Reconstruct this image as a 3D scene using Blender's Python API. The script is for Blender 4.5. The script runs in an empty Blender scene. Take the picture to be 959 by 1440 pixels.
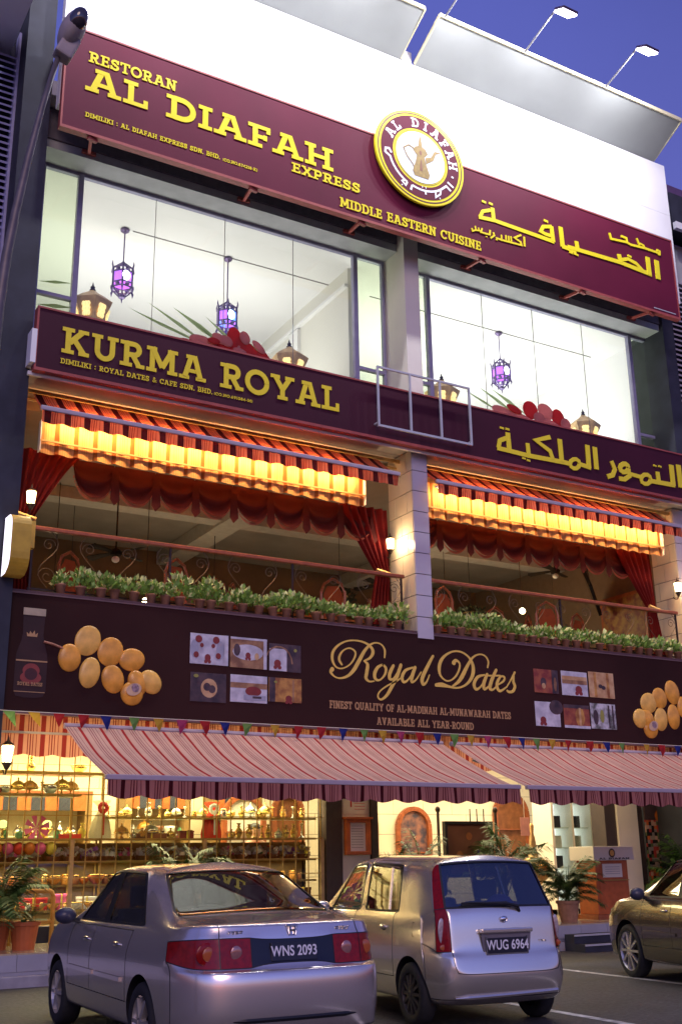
import bpy, bmesh, math, random
from mathutils import Vector, Matrix
from mathutils.bvhtree import BVHTree
R = math.radians
random.seed(7)
S = bpy.context.scene
COL = S.collection
# ------------------------------------------------------------------ camera
cam_d = bpy.data.cameras.new('camera'); cam = bpy.data.objects.new('camera', cam_d); COL.objects.link(cam)
S.camera = cam
yaw, pit, rol = R(30.506), R(17.616), R(-0.891)
f_ = Vector((math.sin(yaw)*math.cos(pit), math.cos(yaw)*math.cos(pit), math.sin(pit)))
r_ = Vector((math.cos(yaw), -math.sin(yaw), 0)); u_ = r_.cross(f_)
r2 = r_*math.cos(rol) + u_*math.sin(rol); u2 = -r_*math.sin(rol) + u_*math.cos(rol)
M = Matrix.Identity(4)
for i in range(3):
    M[i][0] = r2[i]; M[i][1] = u2[i]; M[i][2] = -f_[i]
M[0][3], M[1][3], M[2][3] = 0, 0, 1.55
cam.matrix_world = M
cam_d.sensor_fit = 'VERTICAL'; cam_d.sensor_height = 24; cam_d.lens = 24*1551.03/1440
cam_d.clip_start = .05; cam_d.clip_end = 2000
# ------------------------------------------------------------------ world, sun, exposure
W = bpy.data.worlds.new('World'); S.world = W; W.use_nodes = True
nt = W.node_tree; bg = nt.nodes['Background']
sky = nt.nodes.new('ShaderNodeTexSky'); sky.sky_type = 'NISHITA'; sky.sun_disc = False
sky.sun_elevation = R(-2.0); sky.sun_rotation = R(205)
try: sky.ozone_density = 3.0
except Exception: pass
mx = nt.nodes.new('ShaderNodeMix'); mx.data_type = 'RGBA'; mx.blend_type = 'MULTIPLY'; mx.inputs[0].default_value = 1.0
mx.inputs[7].default_value = (1.12, .80, 1.02, 1)
nt.links.new(sky.outputs[0], mx.inputs[6]); tcw = nt.nodes.new('ShaderNodeTexCoord'); nzw = nt.nodes.new('ShaderNodeTexNoise'); nzw.inputs['Scale'].default_value = 2.2; nzw.inputs['Detail'].default_value = 6; nt.links.new(tcw.outputs['Generated'], nzw.inputs['Vector'])
mrw = nt.nodes.new('ShaderNodeMapRange'); mrw.inputs[1].default_value = .3; mrw.inputs[2].default_value = .7; mrw.inputs[3].default_value = .88; mrw.inputs[4].default_value = 1.14; nt.links.new(nzw.outputs[0], mrw.inputs[0])
mxw = nt.nodes.new('ShaderNodeMix'); mxw.data_type = 'RGBA'; mxw.blend_type = 'MULTIPLY'; mxw.inputs[0].default_value = 1.0; nt.links.new(mx.outputs[2], mxw.inputs[6]); nt.links.new(mrw.outputs[0], mxw.inputs[7]); nt.links.new(mxw.outputs[2], bg.inputs[0])
SKYK = 3.5
bg.inputs[1].default_value = SKYK
sun_d = bpy.data.lights.new('sun', 'SUN'); sun = bpy.data.objects.new('sun', sun_d); COL.objects.link(sun)
sun_d.energy = .85; sun_d.angle = R(25); sun_d.color = (1, .70, .56)
sun.rotation_euler = (R(62), 0, R(-22))
S.view_settings.view_transform = 'Standard'; S.view_settings.look = 'None'; S.view_settings.gamma = 1
S.view_settings.exposure = 0
# ------------------------------------------------------------------ materials
def mat(name, col, rough=.6, metal=0, var=.12, nscale=8, bump=0, coat=0, emit=None, es=0, trans=0, ior=1.45, alpha=1, spec=.5, sub=None):
    m = bpy.data.materials.new(name); m.use_nodes = True
    t = m.node_tree; b = t.nodes['Principled BSDF']
    b.inputs['Roughness'].default_value = rough; b.inputs['Metallic'].default_value = metal
    b.inputs['Specular IOR Level'].default_value = spec
    b.inputs['Coat Weight'].default_value = coat; b.inputs['Coat Roughness'].default_value = .04
    b.inputs['Transmission Weight'].default_value = trans; b.inputs['IOR'].default_value = ior
    c = tuple(col)+(1,)
    if var or bump:
        n = t.nodes.new('ShaderNodeTexNoise'); n.inputs['Scale'].default_value = nscale; n.inputs['Detail'].default_value = 5
        tc = t.nodes.new('ShaderNodeTexCoord'); t.links.new(tc.outputs['Object'], n.inputs['Vector'])
        if var:
            rp = t.nodes.new('ShaderNodeValToRGB')
            rp.color_ramp.elements[0].position = .3; rp.color_ramp.elements[1].position = .72
            rp.color_ramp.elements[0].color = tuple(x*(1-var) for x in col)+(1,)
            rp.color_ramp.elements[1].color = tuple(min(1, x*(1+var)) for x in col)+(1,)
            t.links.new(n.outputs[0], rp.inputs[0]); t.links.new(rp.outputs[0], b.inputs['Base Color'])
        if bump:
            bp = t.nodes.new('ShaderNodeBump'); bp.inputs['Strength'].default_value = bump; bp.inputs['Distance'].default_value = .02
            t.links.new(n.outputs[0], bp.inputs['Height']); t.links.new(bp.outputs[0], b.inputs['Normal'])
    if not var: b.inputs['Base Color'].default_value = c
    if es:
        b.inputs['Emission Color'].default_value = tuple(emit or col)+(1,); b.inputs['Emission Strength'].default_value = es
    return m
def glassy(name, tint=(.9, .95, .95), rough=.02, clear=.8, f0=.04):
    m = bpy.data.materials.new(name); m.use_nodes = True; t = m.node_tree; t.nodes.clear()
    o = t.nodes.new('ShaderNodeOutputMaterial'); g = t.nodes.new('ShaderNodeBsdfGlossy'); tr = t.nodes.new('ShaderNodeBsdfTransparent')
    g.inputs['Roughness'].default_value = rough; tr.inputs[0].default_value = tuple(x*clear for x in tint)+(1,)
    lw_ = t.nodes.new('ShaderNodeLayerWeight'); lw_.inputs[0].default_value = .5; pw = t.nodes.new('ShaderNodeMath'); pw.operation = 'POWER'; pw.inputs[1].default_value = 4.5; t.links.new(lw_.outputs['Facing'], pw.inputs[0])
    fr = t.nodes.new('ShaderNodeMath'); fr.operation = 'MULTIPLY_ADD'; fr.inputs[1].default_value = .9; fr.inputs[2].default_value = f0; t.links.new(pw.outputs[0], fr.inputs[0])
    mixs = t.nodes.new('ShaderNodeMixShader'); t.links.new(fr.outputs[0], mixs.inputs[0]); t.links.new(tr.outputs[0], mixs.inputs[1]); t.links.new(g.outputs[0], mixs.inputs[2])
    t.links.new(mixs.outputs[0], o.inputs[0]); return m
def striped(name, base, wide, thin, period, axis='X', transl=.0, rough=.85, phase=0.0, ww=.22):
    """woven fabric: one wide band and a group of thin lines per period (printed yarn colours)"""
    m = bpy.data.materials.new(name); m.use_nodes = True; t = m.node_tree; b = t.nodes['Principled BSDF']
    b.inputs['Roughness'].default_value = rough; b.inputs['Specular IOR Level'].default_value = .15
    tc = t.nodes.new('ShaderNodeTexCoord'); sp = t.nodes.new('ShaderNodeSeparateXYZ'); t.links.new(tc.outputs['Object'], sp.inputs[0])
    dv = t.nodes.new('ShaderNodeMath'); dv.operation = 'MULTIPLY_ADD'; dv.inputs[1].default_value = 1/period; dv.inputs[2].default_value = 50+phase
    t.links.new(sp.outputs[axis], dv.inputs[0])
    fr = t.nodes.new('ShaderNodeMath'); fr.operation = 'FRACT'; t.links.new(dv.outputs[0], fr.inputs[0])
    rp = t.nodes.new('ShaderNodeValToRGB'); cr = rp.color_ramp; cr.interpolation = 'CONSTANT'
    stops = [(0, wide), (ww, base), (.40, thin), (.44, base), (.51, thin), (.56, base), (.63, thin), (.67, base), (.80, thin), (.83, base)]
    cr.elements[0].position = 0; cr.elements[0].color = tuple(wide)+(1,)
    cr.elements[1].position = ww; cr.elements[1].color = tuple(base)+(1,)
    for p, c in stops[2:]:
        e = cr.elements.new(p); e.color = tuple(c)+(1,)
    t.links.new(fr.outputs[0], rp.inputs[0])
    n = t.nodes.new('ShaderNodeTexNoise'); n.inputs['Scale'].default_value = 3; n.inputs['Detail'].default_value = 6
    t.links.new(tc.outputs['Object'], n.inputs['Vector'])
    mr = t.nodes.new('ShaderNodeMapRange'); mr.inputs[3].default_value = .78; mr.inputs[4].default_value = 1.15; t.links.new(n.outputs[0], mr.inputs[0])
    mm = t.nodes.new('ShaderNodeMix'); mm.data_type = 'RGBA'; mm.blend_type = 'MULTIPLY'; mm.inputs[0].default_value = 1
    t.links.new(rp.outputs[0], mm.inputs[6]); t.links.new(mr.outputs[0], mm.inputs[7]); t.links.new(mm.outputs[2], b.inputs['Base Color'])
    if transl:
        tl = t.nodes.new('ShaderNodeBsdfTranslucent'); t.links.new(mm.outputs[2], tl.inputs[0])
        ms = t.nodes.new('ShaderNodeMixShader'); ms.inputs[0].default_value = transl
        o = t.nodes['Material Output']; t.links.new(b.outputs[0], ms.inputs[1]); t.links.new(tl.outputs[0], ms.inputs[2]); t.links.new(ms.outputs[0], o.inputs[0])
    return m
def transl(name, col, k=.5, rough=.8):
    m = mat(name, col, rough, var=.15, nscale=5, spec=.2); t = m.node_tree; b = t.nodes['Principled BSDF']; o = t.nodes['Material Output']
    tl = t.nodes.new('ShaderNodeBsdfTranslucent'); tl.inputs[0].default_value = tuple(col)+(1,)
    ms = t.nodes.new('ShaderNodeMixShader'); ms.inputs[0].default_value = k
    t.links.new(b.outputs[0], ms.inputs[1]); t.links.new(tl.outputs[0], ms.inputs[2]); t.links.new(ms.outputs[0], o.inputs[0]); return m
WHITE = mat('white_paint', (.8, .8, .8), .7, var=.03, nscale=2)
CREAM = mat('cream_paint', (.74, .70, .60), .7, var=.04, nscale=2)
GREYW = mat('grey_render', (.42, .43, .44), .8, var=.12, nscale=3, bump=.1)
DARKW = mat('dark_render', (.028, .03, .045), .75, var=.3, nscale=2.5, bump=.1)
PURP = mat('purple_paint', (.16, .09, .2), .7, var=.1)
SIGN1 = mat('maroon_sign_face', (.115, .009, .030), .6, spec=.18, var=.12, nscale=.8)
SIGN2 = mat('aubergine_sign_face', (.050, .007, .019), .6, spec=.2, var=.12, nscale=.8)
BANN = mat('brown_black_banner', (.037, .012, .010), .8, spec=.2, var=.3, nscale=.35)
REDF = mat('red_steel_frame', (.34, .065, .055), .5, var=.15)
YEL = mat('yellow_acrylic', (.86, .74, .012), .35, var=.03)
GOLDP = mat('gold_print', (.78, .52, .10), .5, var=.08)
GOLDD = mat('dull_gold_print', (.46, .26, .11), .5, var=.08)
FRAME = mat('blue_grey_window_frame', (.30, .29, .42), .4, var=.08)
GLASS = glassy('window_glass', (.92, .96, .94), clear=.97)
GREENG = glassy('frosted_green_glass', (.88, .96, .84), .1, .92)
BLACK = mat('black_plastic', (.012, .012, .015), .45, var=.1)
RUB = mat('rubber', (.016, .016, .018), .8, var=.2, nscale=30)
TILE = mat('pier_tile', (.50, .46, .52), .3, var=.06, nscale=2)
TILEC = mat('cream_tile', (.62, .54, .42), .3, var=.06, nscale=2)
GROUT = mat('grout', (.10, .08, .08), .9, var=.1)
WOODR = mat('red_brown_wood', (.30, .085, .03), .35, var=.25, nscale=10)
WOODO = mat('orange_wood', (.44, .11, .03), .35, var=.2, nscale=8)
IRON = mat('wrought_iron', (.05, .035, .03), .45, metal=.6)
BRASS = mat('brass', (.70, .46, .14), .25, metal=1, var=.1)
BRASSD = mat('old_brass', (.52, .36, .15), .4, metal=.6, var=.2)
STEEL = mat('pale_steel', (.50, .50, .52), .4, metal=.2, var=.05)
CHROME = mat('chrome', (.75, .75, .78), .12, metal=1, var=0)
LEAF = mat('variegated_leaf', (.16, .30, .05), .5, var=.4, nscale=12)
LEAFY = mat('pale_leaf_tip', (.58, .64, .26), .5, var=.2, nscale=12)
PALM = mat('palm_leaf', (.045, .105, .022), .5, var=.4, nscale=6)
POT = mat('terracotta', (.34, .17, .10), .8, var=.25, nscale=10)
POTO = mat('orange_terracotta', (.50, .13, .04), .6, var=.1)
ASPH = mat('asphalt', (.045, .043, .047), .75, var=.45, nscale=22, bump=.6)
PAVE = mat('verandah_tile', (.42, .34, .24), .18, var=.18, nscale=2)
RISER = mat('riser_tile', (.34, .34, .40), .35, var=.12, nscale=2)
LINE = mat('road_paint', (.62, .62, .60), .7, var=.18, nscale=14)
VELV = transl('red_velvet', (.040, .003, .004), .02)
DRAPE = None
HOT = mat('lamp_glass_warm', (1, .8, .5), .4, var=0, emit=(1, .80, .48), es=10)
HOTW = mat('flood_lens', (1, 1, 1), .4, var=0, emit=(.93, .88, 1), es=22)
TUBEL = mat('fluorescent_tube', (1, 1, 1), .4, var=0, emit=(1, .80, .48), es=20)
def patchy(m, scale, lo, hi):
    t = m.node_tree; b = t.nodes['Principled BSDF']; src = b.inputs['Base Color'].links[0].from_socket
    n = t.nodes.new('ShaderNodeTexNoise'); n.inputs['Scale'].default_value = scale; n.inputs['Detail'].default_value = 7; n.inputs['Distortion'].default_value = .6
    tc = t.nodes.new('ShaderNodeTexCoord'); t.links.new(tc.outputs['Object'], n.inputs['Vector'])
    r = t.nodes.new('ShaderNodeMapRange'); r.inputs[1].default_value = .35; r.inputs[2].default_value = .65; r.inputs[3].default_value = lo; r.inputs[4].default_value = hi; t.links.new(n.outputs[0], r.inputs[0])
    x = t.nodes.new('ShaderNodeMix'); x.data_type = 'RGBA'; x.blend_type = 'MULTIPLY'; x.inputs[0].default_value = 1; t.links.new(src, x.inputs[6]); t.links.new(r.outputs[0], x.inputs[7]); t.links.new(x.outputs[2], b.inputs['Base Color'])
    rr = t.nodes.new('ShaderNodeMapRange'); rr.inputs[3].default_value = .55; rr.inputs[4].default_value = .9; t.links.new(n.outputs[0], rr.inputs[0]); t.links.new(rr.outputs[0], b.inputs['Roughness'])
patchy(ASPH, .9, .55, 1.3); patchy(LINE, 7, .45, 1.1)
# ------------------------------------------------------------------ mesh tools
class MB:
    def __init__(s): s.v = []; s.f = []; s.m = []
    def quad(s, a, b, c, d, mi=0):
        n = len(s.v); s.v += [tuple(a), tuple(b), tuple(c), tuple(d)]; s.f.append((n, n+1, n+2, n+3)); s.m.append(mi); return s
    def poly(s, pts, mi=0):
        n = len(s.v); s.v += [tuple(p) for p in pts]; s.f.append(tuple(range(n, n+len(pts)))); s.m.append(mi); return s
    def box(s, x0, x1, y0, y1, z0, z1, mi=0):
        n = len(s.v); s.v += [(x0,y0,z0),(x1,y0,z0),(x1,y1,z0),(x0,y1,z0),(x0,y0,z1),(x1,y0,z1),(x1,y1,z1),(x0,y1,z1)]
        for q in ((0,3,2,1),(4,5,6,7),(0,1,5,4),(1,2,6,5),(2,3,7,6),(3,0,4,7)): s.f.append(tuple(n+i for i in q)); s.m.append(mi)
        return s
    def bar(s, a, b, w, h=None, mi=0):      # rectangular bar from a to b
        a = Vector(a); b = Vector(b); d = (b-a).normalized(); h = h or w
        up = Vector((0,0,1)) if abs(d.z) < .95 else Vector((0,1,0))
        sx = d.cross(up).normalized()*w/2; sz = sx.cross(d).normalized()*h/2
        n = len(s.v)
        for p in (a, b):
            for q in (-sx-sz, sx-sz, sx+sz, -sx+sz): s.v.append(tuple(p+q))
        for q in ((0,1,2,3),(7,6,5,4),(0,4,5,1),(1,5,6,2),(2,6,7,3),(3,7,4,0)): s.f.append(tuple(n+i for i in q)); s.m.append(mi)
        return s
    def tube(s, pts, r, k=8, mi=0, closed=False):
        pts = [Vector(p) for p in pts]; N = len(pts); n0 = len(s.v)
        rr = r if isinstance(r, (list, tuple)) else [r]*N
        for i, p in enumerate(pts):
            d = (pts[min(i+1, N-1)]-pts[max(i-1, 0)])
            if closed: d = pts[(i+1) % N]-pts[i-1]
            d.normalize(); up = Vector((0,0,1)) if abs(d.z) < .9 else Vector((0,1,0))
            a = d.cross(up).normalized(); b = a.cross(d)
            for j in range(k):
                t = 2*math.pi*j/k; s.v.append(tuple(p+(a*math.cos(t)+b*math.sin(t))*rr[i]))
        for i in range(N if closed else N-1):
            for j in range(k):
                i2 = (i+1) % N
                s.f.append((n0+i*k+j, n0+i*k+(j+1) % k, n0+i2*k+(j+1) % k, n0+i2*k+j)); s.m.append(mi)
        if not closed:
            s.f.append(tuple(n0+j for j in range(k))[::-1]); s.f.append(tuple(n0+(N-1)*k+j for j in range(k))); s.m += [mi, mi]
        return s
    def lathe(s, prof, k=16, c=(0,0,0), mi=0, axis='Z', cap=True):
        n0 = len(s.v); N = len(prof)
        for r, z in prof:
            for j in range(k):
                t = 2*math.pi*j/k
                if axis == 'Z': s.v.append((c[0]+r*math.cos(t), c[1]+r*math.sin(t), c[2]+z))
                elif axis == 'X': s.v.append((c[0]+z, c[1]+r*math.cos(t), c[2]+r*math.sin(t)))
                else: s.v.append((c[0]+r*math.sin(t), c[1]+z, c[2]+r*math.cos(t)))
        for i in range(N-1):
            for j in range(k):
                s.f.append((n0+i*k+j, n0+i*k+(j+1) % k, n0+(i+1)*k+(j+1) % k, n0+(i+1)*k+j)); s.m.append(mi)
        if not cap: return s
        if prof[0][0] > 1e-4: s.f.append(tuple(n0+j for j in range(k))[::-1]); s.m.append(mi)
        if prof[-1][0] > 1e-4: s.f.append(tuple(n0+(N-1)*k+j for j in range(k))); s.m.append(mi)
        return s
    def ell(s, c, rx, ry, rz, k=12, h=8, mi=0):
        prof = [(math.sin(math.pi*i/h), -math.cos(math.pi*i/h)) for i in range(h+1)]
        n0 = len(s.v); s.lathe([(max(r, .001), z) for r, z in prof], k)
        for i in range(n0, len(s.v)):
            v = s.v[i]; s.v[i] = (c[0]+v[0]*rx, c[1]+v[1]*ry, c[2]+v[2]*rz)
        return s
    def disc(s, x, y, z, rx, rz, k=20, rot=0, mi=0):   # flat ellipse facing -y
        ca, sa = math.cos(rot), math.sin(rot)
        return s.poly([(x+ca*rx*math.cos(t)-sa*rz*math.sin(t), y, z+sa*rx*math.cos(t)+ca*rz*math.sin(t)) for t in [2*math.pi*i/k for i in range(k)]], mi)
    def mesh(s, name, mats, smooth=False):
        me = bpy.data.meshes.new(name); me.from_pydata(s.v, [], s.f)
        for m in (mats if isinstance(mats, (list, tuple)) else [mats]): me.materials.append(m)
        me.polygons.foreach_set('material_index', s.m)
        if smooth: me.polygons.foreach_set('use_smooth', [True]*len(s.f))
        me.update(); return me
    def build(s, name, mats, parent=None, smooth=False, bevel=0, **kw):
        me = s.mesh(name, mats, smooth)
        o = bpy.data.objects.new(name, me); COL.objects.link(o)
        if parent: o.parent = parent
        if bevel:
            b = o.modifiers.new('b', 'BEVEL'); b.width = bevel; b.segments = 2; b.limit_method = 'ANGLE'
        for k, v in kw.items(): o[k] = v
        return o
def inst(me, name, parent=None, loc=(0,0,0), rot=(0,0,0), sc=(1,1,1), **kw):
    o = bpy.data.objects.new(name, me); COL.objects.link(o); o.location = loc; o.rotation_euler = rot; o.scale = sc
    if parent: o.parent = parent
    for k, v in kw.items(): o[k] = v
    return o
def thing(name, label, cat, loc=(0,0,0), rz=0, group=None):
    o = bpy.data.objects.new(name, None); o.empty_display_size = .2; COL.objects.link(o); o.location = loc; o.rotation_euler = (0,0,rz)
    o['label'] = label; o['category'] = cat
    if group: o['group'] = group
    return o
def tag(o, label, cat, group=None):
    o['label'] = label; o['category'] = cat
    if group: o['group'] = group
    return o
def st(o): o['kind'] = 'structure'; return o
def copy_tree(o, label=None, loc=None, rz=None, par=None):
    c = o.copy(); COL.objects.link(c)
    if par: c.parent = par; c.matrix_parent_inverse = Matrix.Identity(4)
    for ch in list(o.children): copy_tree(ch, par=c)
    if label: c['label'] = label
    if loc is not None: c.location = loc
    if rz is not None: c.rotation_euler = (0,0,rz)
    return c
ORD = ['first','second','third','fourth','fifth','sixth','seventh','eighth','ninth','tenth','eleventh','twelfth','thirteenth','fourteenth','fifteenth','sixteenth','seventeenth','eighteenth','nineteenth','twentieth']
def ordn(i):
    if i < 20: return ORD[i]
    if i == 29: return 'thirtieth'
    return ('twenty-' if i < 30 else 'thirty-')+ORD[(i-20) % 10]
def area(name, loc, rot, sx, sy, power, col=(1,1,1), spread=None):
    d = bpy.data.lights.new(name, 'AREA'); d.shape = 'RECTANGLE'; d.size = sx; d.size_y = sy; d.energy = power; d.color = col
    if spread: d.spread = spread
    o = bpy.data.objects.new(name, d); COL.objects.link(o); o.location = loc; o.rotation_euler = rot; return o
def point(name, loc, power, col=(1,1,1), rad=.05):
    d = bpy.data.lights.new(name, 'POINT'); d.energy = power; d.color = col; d.shadow_soft_size = rad
    o = bpy.data.objects.new(name, d); COL.objects.link(o); o.location = loc; return o
# ------------------------------------------------------------------ ribbons and the slab-serif stroke font
def ribbon(mb, pts, y, dy=.0, cap=False, thick=0, mi=0):
    """pts: (x, z, width) on the plane y, facing -y"""
    N = len(pts); L = []; Rr = []
    for i in range(N):
        a = pts[max(i-1, 0)]; b = pts[min(i+1, N-1)]
        dx, dz = b[0]-a[0], b[1]-a[1]
        if 0 < i < N-1:
            d1 = Vector((pts[i][0]-a[0], pts[i][1]-a[1])); d2 = Vector((b[0]-pts[i][0], b[1]-pts[i][1]))
            if d1.length > 1e-6 and d2.length > 1e-6:
                d1.normalize(); d2.normalize(); dd = d1+d2
                if dd.length > .2: dx, dz = dd.x, dd.y
                k = 1/max(.5, abs(dd.normalized().dot(d1)) if dd.length > .2 else 1)
            else: k = 1
        else: k = 1
        l = math.hypot(dx, dz) or 1; nx, nz = -dz/l*k, dx/l*k; w = pts[i][2]/2
        L.append((pts[i][0]+nx*w, y-dy, pts[i][1]+nz*w)); Rr.append((pts[i][0]-nx*w, y-dy, pts[i][1]-nz*w))
    for i in range(N-1): mb.quad(L[i], L[i+1], Rr[i+1], Rr[i], mi)
    if thick:
        for P in (L, Rr):
            for i in range(N-1): mb.quad(P[i], P[i+1], (P[i+1][0], y, P[i+1][2]), (P[i][0], y, P[i][2]), mi)
        for e in (0, N-1): mb.quad(L[e], Rr[e], (Rr[e][0], y, Rr[e][2]), (L[e][0], y, L[e][2]), mi)
    if cap:
        for e in (0, N-1): mb.disc(pts[e][0], y-dy-.0004, pts[e][1], pts[e][2]/2, pts[e][2]/2, 12, 0, mi)
def smooth_pts(p, n=5):
    if len(p) < 3: return p
    out = []
    for i in range(len(p)-1):
        p0 = p[max(i-1, 0)]; p1 = p[i]; p2 = p[i+1]; p3 = p[min(i+2, len(p)-1)]
        for k in range(n):
            t = k/n
            out.append(tuple(.5*((2*p1[c])+(-p0[c]+p2[c])*t+(2*p0[c]-5*p1[c]+4*p2[c]-p3[c])*t*t+(-p0[c]+3*p1[c]-3*p2[c]+p3[c])*t**3) for c in range(3)))
    out.append(p[-1]); return out
def arc(cx, cy, rx, ry, a0, a1, n=9):
    return [(cx+rx*math.cos(R(a0+(a1-a0)*i/n)), cy+ry*math.sin(R(a0+(a1-a0)*i/n))) for i in range(n+1)]
T, Q = .2, .15     # stroke and slab thickness
B_, T_ = .075, .925
def sf(x0, x1, y): return ('q', [(x0, y), (x1, y)])
def vs(x, l=.13, r=.13, top=1, bot=1):      # stem with slabs
    o = [('t', [(x, 0), (x, 1)])]
    if bot: o.append(sf(x-.1-l, x+.1+r, B_))
    if top: o.append(sf(x-.1-l, x+.1+r, T_))
    return o
G = {
'A': (1.12, [('t', [(.24,.1),(.50,.98)]), ('t', [(.88,.1),(.62,.98)]), ('q', [(.34,.36),(.78,.36)]), sf(0,.42,B_), sf(.70,1.12,B_), sf(.28,.66,T_)]),
'B': (.92, [('t', [(.25,0),(.25,1)]), sf(0,.3,B_), sf(0,.3,T_), ('q', [(.25,.925),(.55,.925)]+arc(.56,.73,.2,.195,90,-90)+[(.25,.535)]), ('t', [(.55,.53)]+arc(.58,.30,.22,.225,88,-90)+[(.25,.075)])]),
'C': (.95, [('t', arc(.50,.5,.40,.42,38,322,16)), ('q', [(.84,.62),(.84,.98)])]),
'D': (1.0, [('t', [(.25,0),(.25,1)]), sf(0,.3,B_), sf(0,.3,T_), ('t', [(.25,.91),(.48,.91)]+arc(.50,.5,.38,.41,88,-88,12)+[(.25,.09)])]),
'E': (.85, [('t', [(.25,0),(.25,1)]), sf(0,.8,B_), sf(0,.78,T_), sf(.25,.62,.5), ('q', [(.745,0),(.745,.30)]), ('q', [(.715,1),(.715,.72)]), ('q', [(.60,.38),(.60,.62)])]),
'F': (.80, [('t', [(.25,0),(.25,1)]), sf(0,.5,B_), sf(0,.78,T_), sf(.25,.60,.48), ('q', [(.715,1),(.715,.70)]), ('q', [(.60,.36),(.60,.60)])]),
'G': (1.0, [('t', arc(.50,.5,.40,.42,38,300,16)), ('q', [(.84,.62),(.84,.98)]), ('t', [(.83,0),(.83,.42)]), sf(.58,.98,.42)]),
'H': (1.08, vs(.24,.13,.08)+vs(.84,.08,.13)+[sf(.24,.84,.5)]),
'I': (.46, vs(.23)),
'K': (1.04, vs(.24)+[('t', [(.30,.42),(.78,.95)]), ('t', [(.46,.58),(.84,.08)]), sf(.60,1.0,T_), sf(.64,1.04,B_)]),
'L': (.80, vs(.24,.14,.12)+[sf(.24,.78,B_), ('q', [(.72,0),(.72,.34)])]),
'M': (1.28, vs(.24,.13,.08)+vs(1.04,.08,.13)+[('t', [(.24,.98),(.64,.22)]), ('t', [(1.04,.98),(.64,.22)])]),
'N': (1.06, vs(.24,.14,.10)+vs(.82,.10,.14,1,0)+[('t', [(.24,.98),(.82,.04)])]),
'O': (1.04, [('t', arc(.52,.5,.42,.42,0,360,22))]),
'P': (.88, vs(.25,.15,.15,0)+[sf(0,.3,T_), ('t', [(.25,.915),(.52,.915)]+arc(.54,.68,.22,.235,88,-88,8)+[(.25,.445)])]),
'Q': (1.04, [('t', arc(.52,.5,.42,.42,0,360,22)), ('q', [(.55,.25),(.98,-.02)])]),
'R': (.98, vs(.25,.15,.13,0)+[sf(0,.3,T_), ('t', [(.25,.915),(.52,.915)]+arc(.54,.70,.21,.215,88,-88,8)+[(.25,.485)]), ('t', [(.50,.48),(.76,.06)]), sf(.64,.98,B_)]),
'S': (.84, [('t', [(.68,.70)]+arc(.41,.73,.25,.19,10,268,9)+arc(.43,.27,.27,.2,88,-170,9)), ('q', [(.70,.62),(.70,.98)]), ('q', [(.10,.02),(.10,.38)])]),
'T': (.92, [('t', [(.46,0),(.46,1)]), sf(.22,.70,B_), sf(.02,.90,T_), ('q', [(.085,1),(.085,.68)]), ('q', [(.835,1),(.835,.68)])]),
'U': (1.06, [('t', [(.24,1),(.24,.38)]+arc(.53,.38,.29,.29,180,360,12)+[(.82,1)]), sf(.02,.44,T_), sf(.62,1.04,T_)]),
'V': (1.06, [('t', [(.24,.95),(.53,.03)]), ('t', [(.82,.95),(.53,.03)]), sf(0,.42,T_), sf(.64,1.06,T_)]),
'W': (1.4, [('t', [(.22,.95),(.42,.03)]), ('t', [(.42,.03),(.70,.9)]), ('t', [(.70,.9),(.98,.03)]), ('t', [(.98,.03),(1.18,.95)]), sf(0,.4,T_), sf(1.0,1.4,T_)]),
'X': (1.04, [('t', [(.2,.08),(.84,.92)]), ('t', [(.84,.08),(.2,.92)]), sf(0,.4,B_), sf(.64,1.04,B_), sf(.02,.4,T_), sf(.64,1.02,T_)]),
'Y': (1.04, [('t', [(.52,0),(.52,.46)]), ('t', [(.52,.42),(.20,.93)]), ('t', [(.52,.42),(.84,.93)]), sf(0,.40,T_), sf(.64,1.04,T_), sf(.30,.74,B_)]),
'&': (1.0, [('q', [(.92,.05),(.28,.72)]+arc(.42,.78,.16,.15,160,-20,6)+[(.20,.42)]+arc(.38,.26,.24,.2,150,330,8)+[(.86,.5)])]),
':': (.34, [('t', [(.17,.1),(.17,.3)]), ('t', [(.17,.6),(.17,.8)])]), '.': (.3, [('t', [(.15,0),(.15,.2)])]),
'-': (.5, [sf(.08,.42,.4)]), '(': (.35, [('q', arc(.42,.45,.28,.6,125,235,6))]), ')': (.35, [('q', arc(-.07,.45,.28,.6,55,-55,6))]),
'0': (.8, [('t', arc(.4,.5,.28,.42,0,360,16))]), '1': (.5, vs(.25,.12,.12,0)), '2': (.75, [('t', arc(.37,.7,.26,.22,160,-30,8)+[(.12,.09),(.72,.09)])]),
'4': (.8, [('t', [(.55,0),(.55,.95),(.1,.3),(.78,.3)])]), '5': (.75, [('t', [(.65,.91),(.2,.91),(.17,.55)]+arc(.36,.33,.26,.24,100,-150,8))]),
'6': (.78, [('t', arc(.39,.3,.26,.22,0,360,12)), ('t', [(.62,.9),(.3,.8),(.14,.4)])]), '7': (.7, [('t', [(.08,.9),(.6,.9),(.3,0)])]),
'8': (.76, [('t', arc(.38,.72,.2,.19,0,360,10)), ('t', arc(.38,.28,.25,.2,0,360,12))]), '9': (.78, [('t', arc(.39,.7,.26,.22,0,360,12)), ('t', [(.62,.6),(.5,.2),(.2,.08)])]),
' ': (.55, []),
}
def text_width(s): return sum(G[c][0]*GW.get(c,1)+.06 for c in s)-.06
GW = {}
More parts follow.
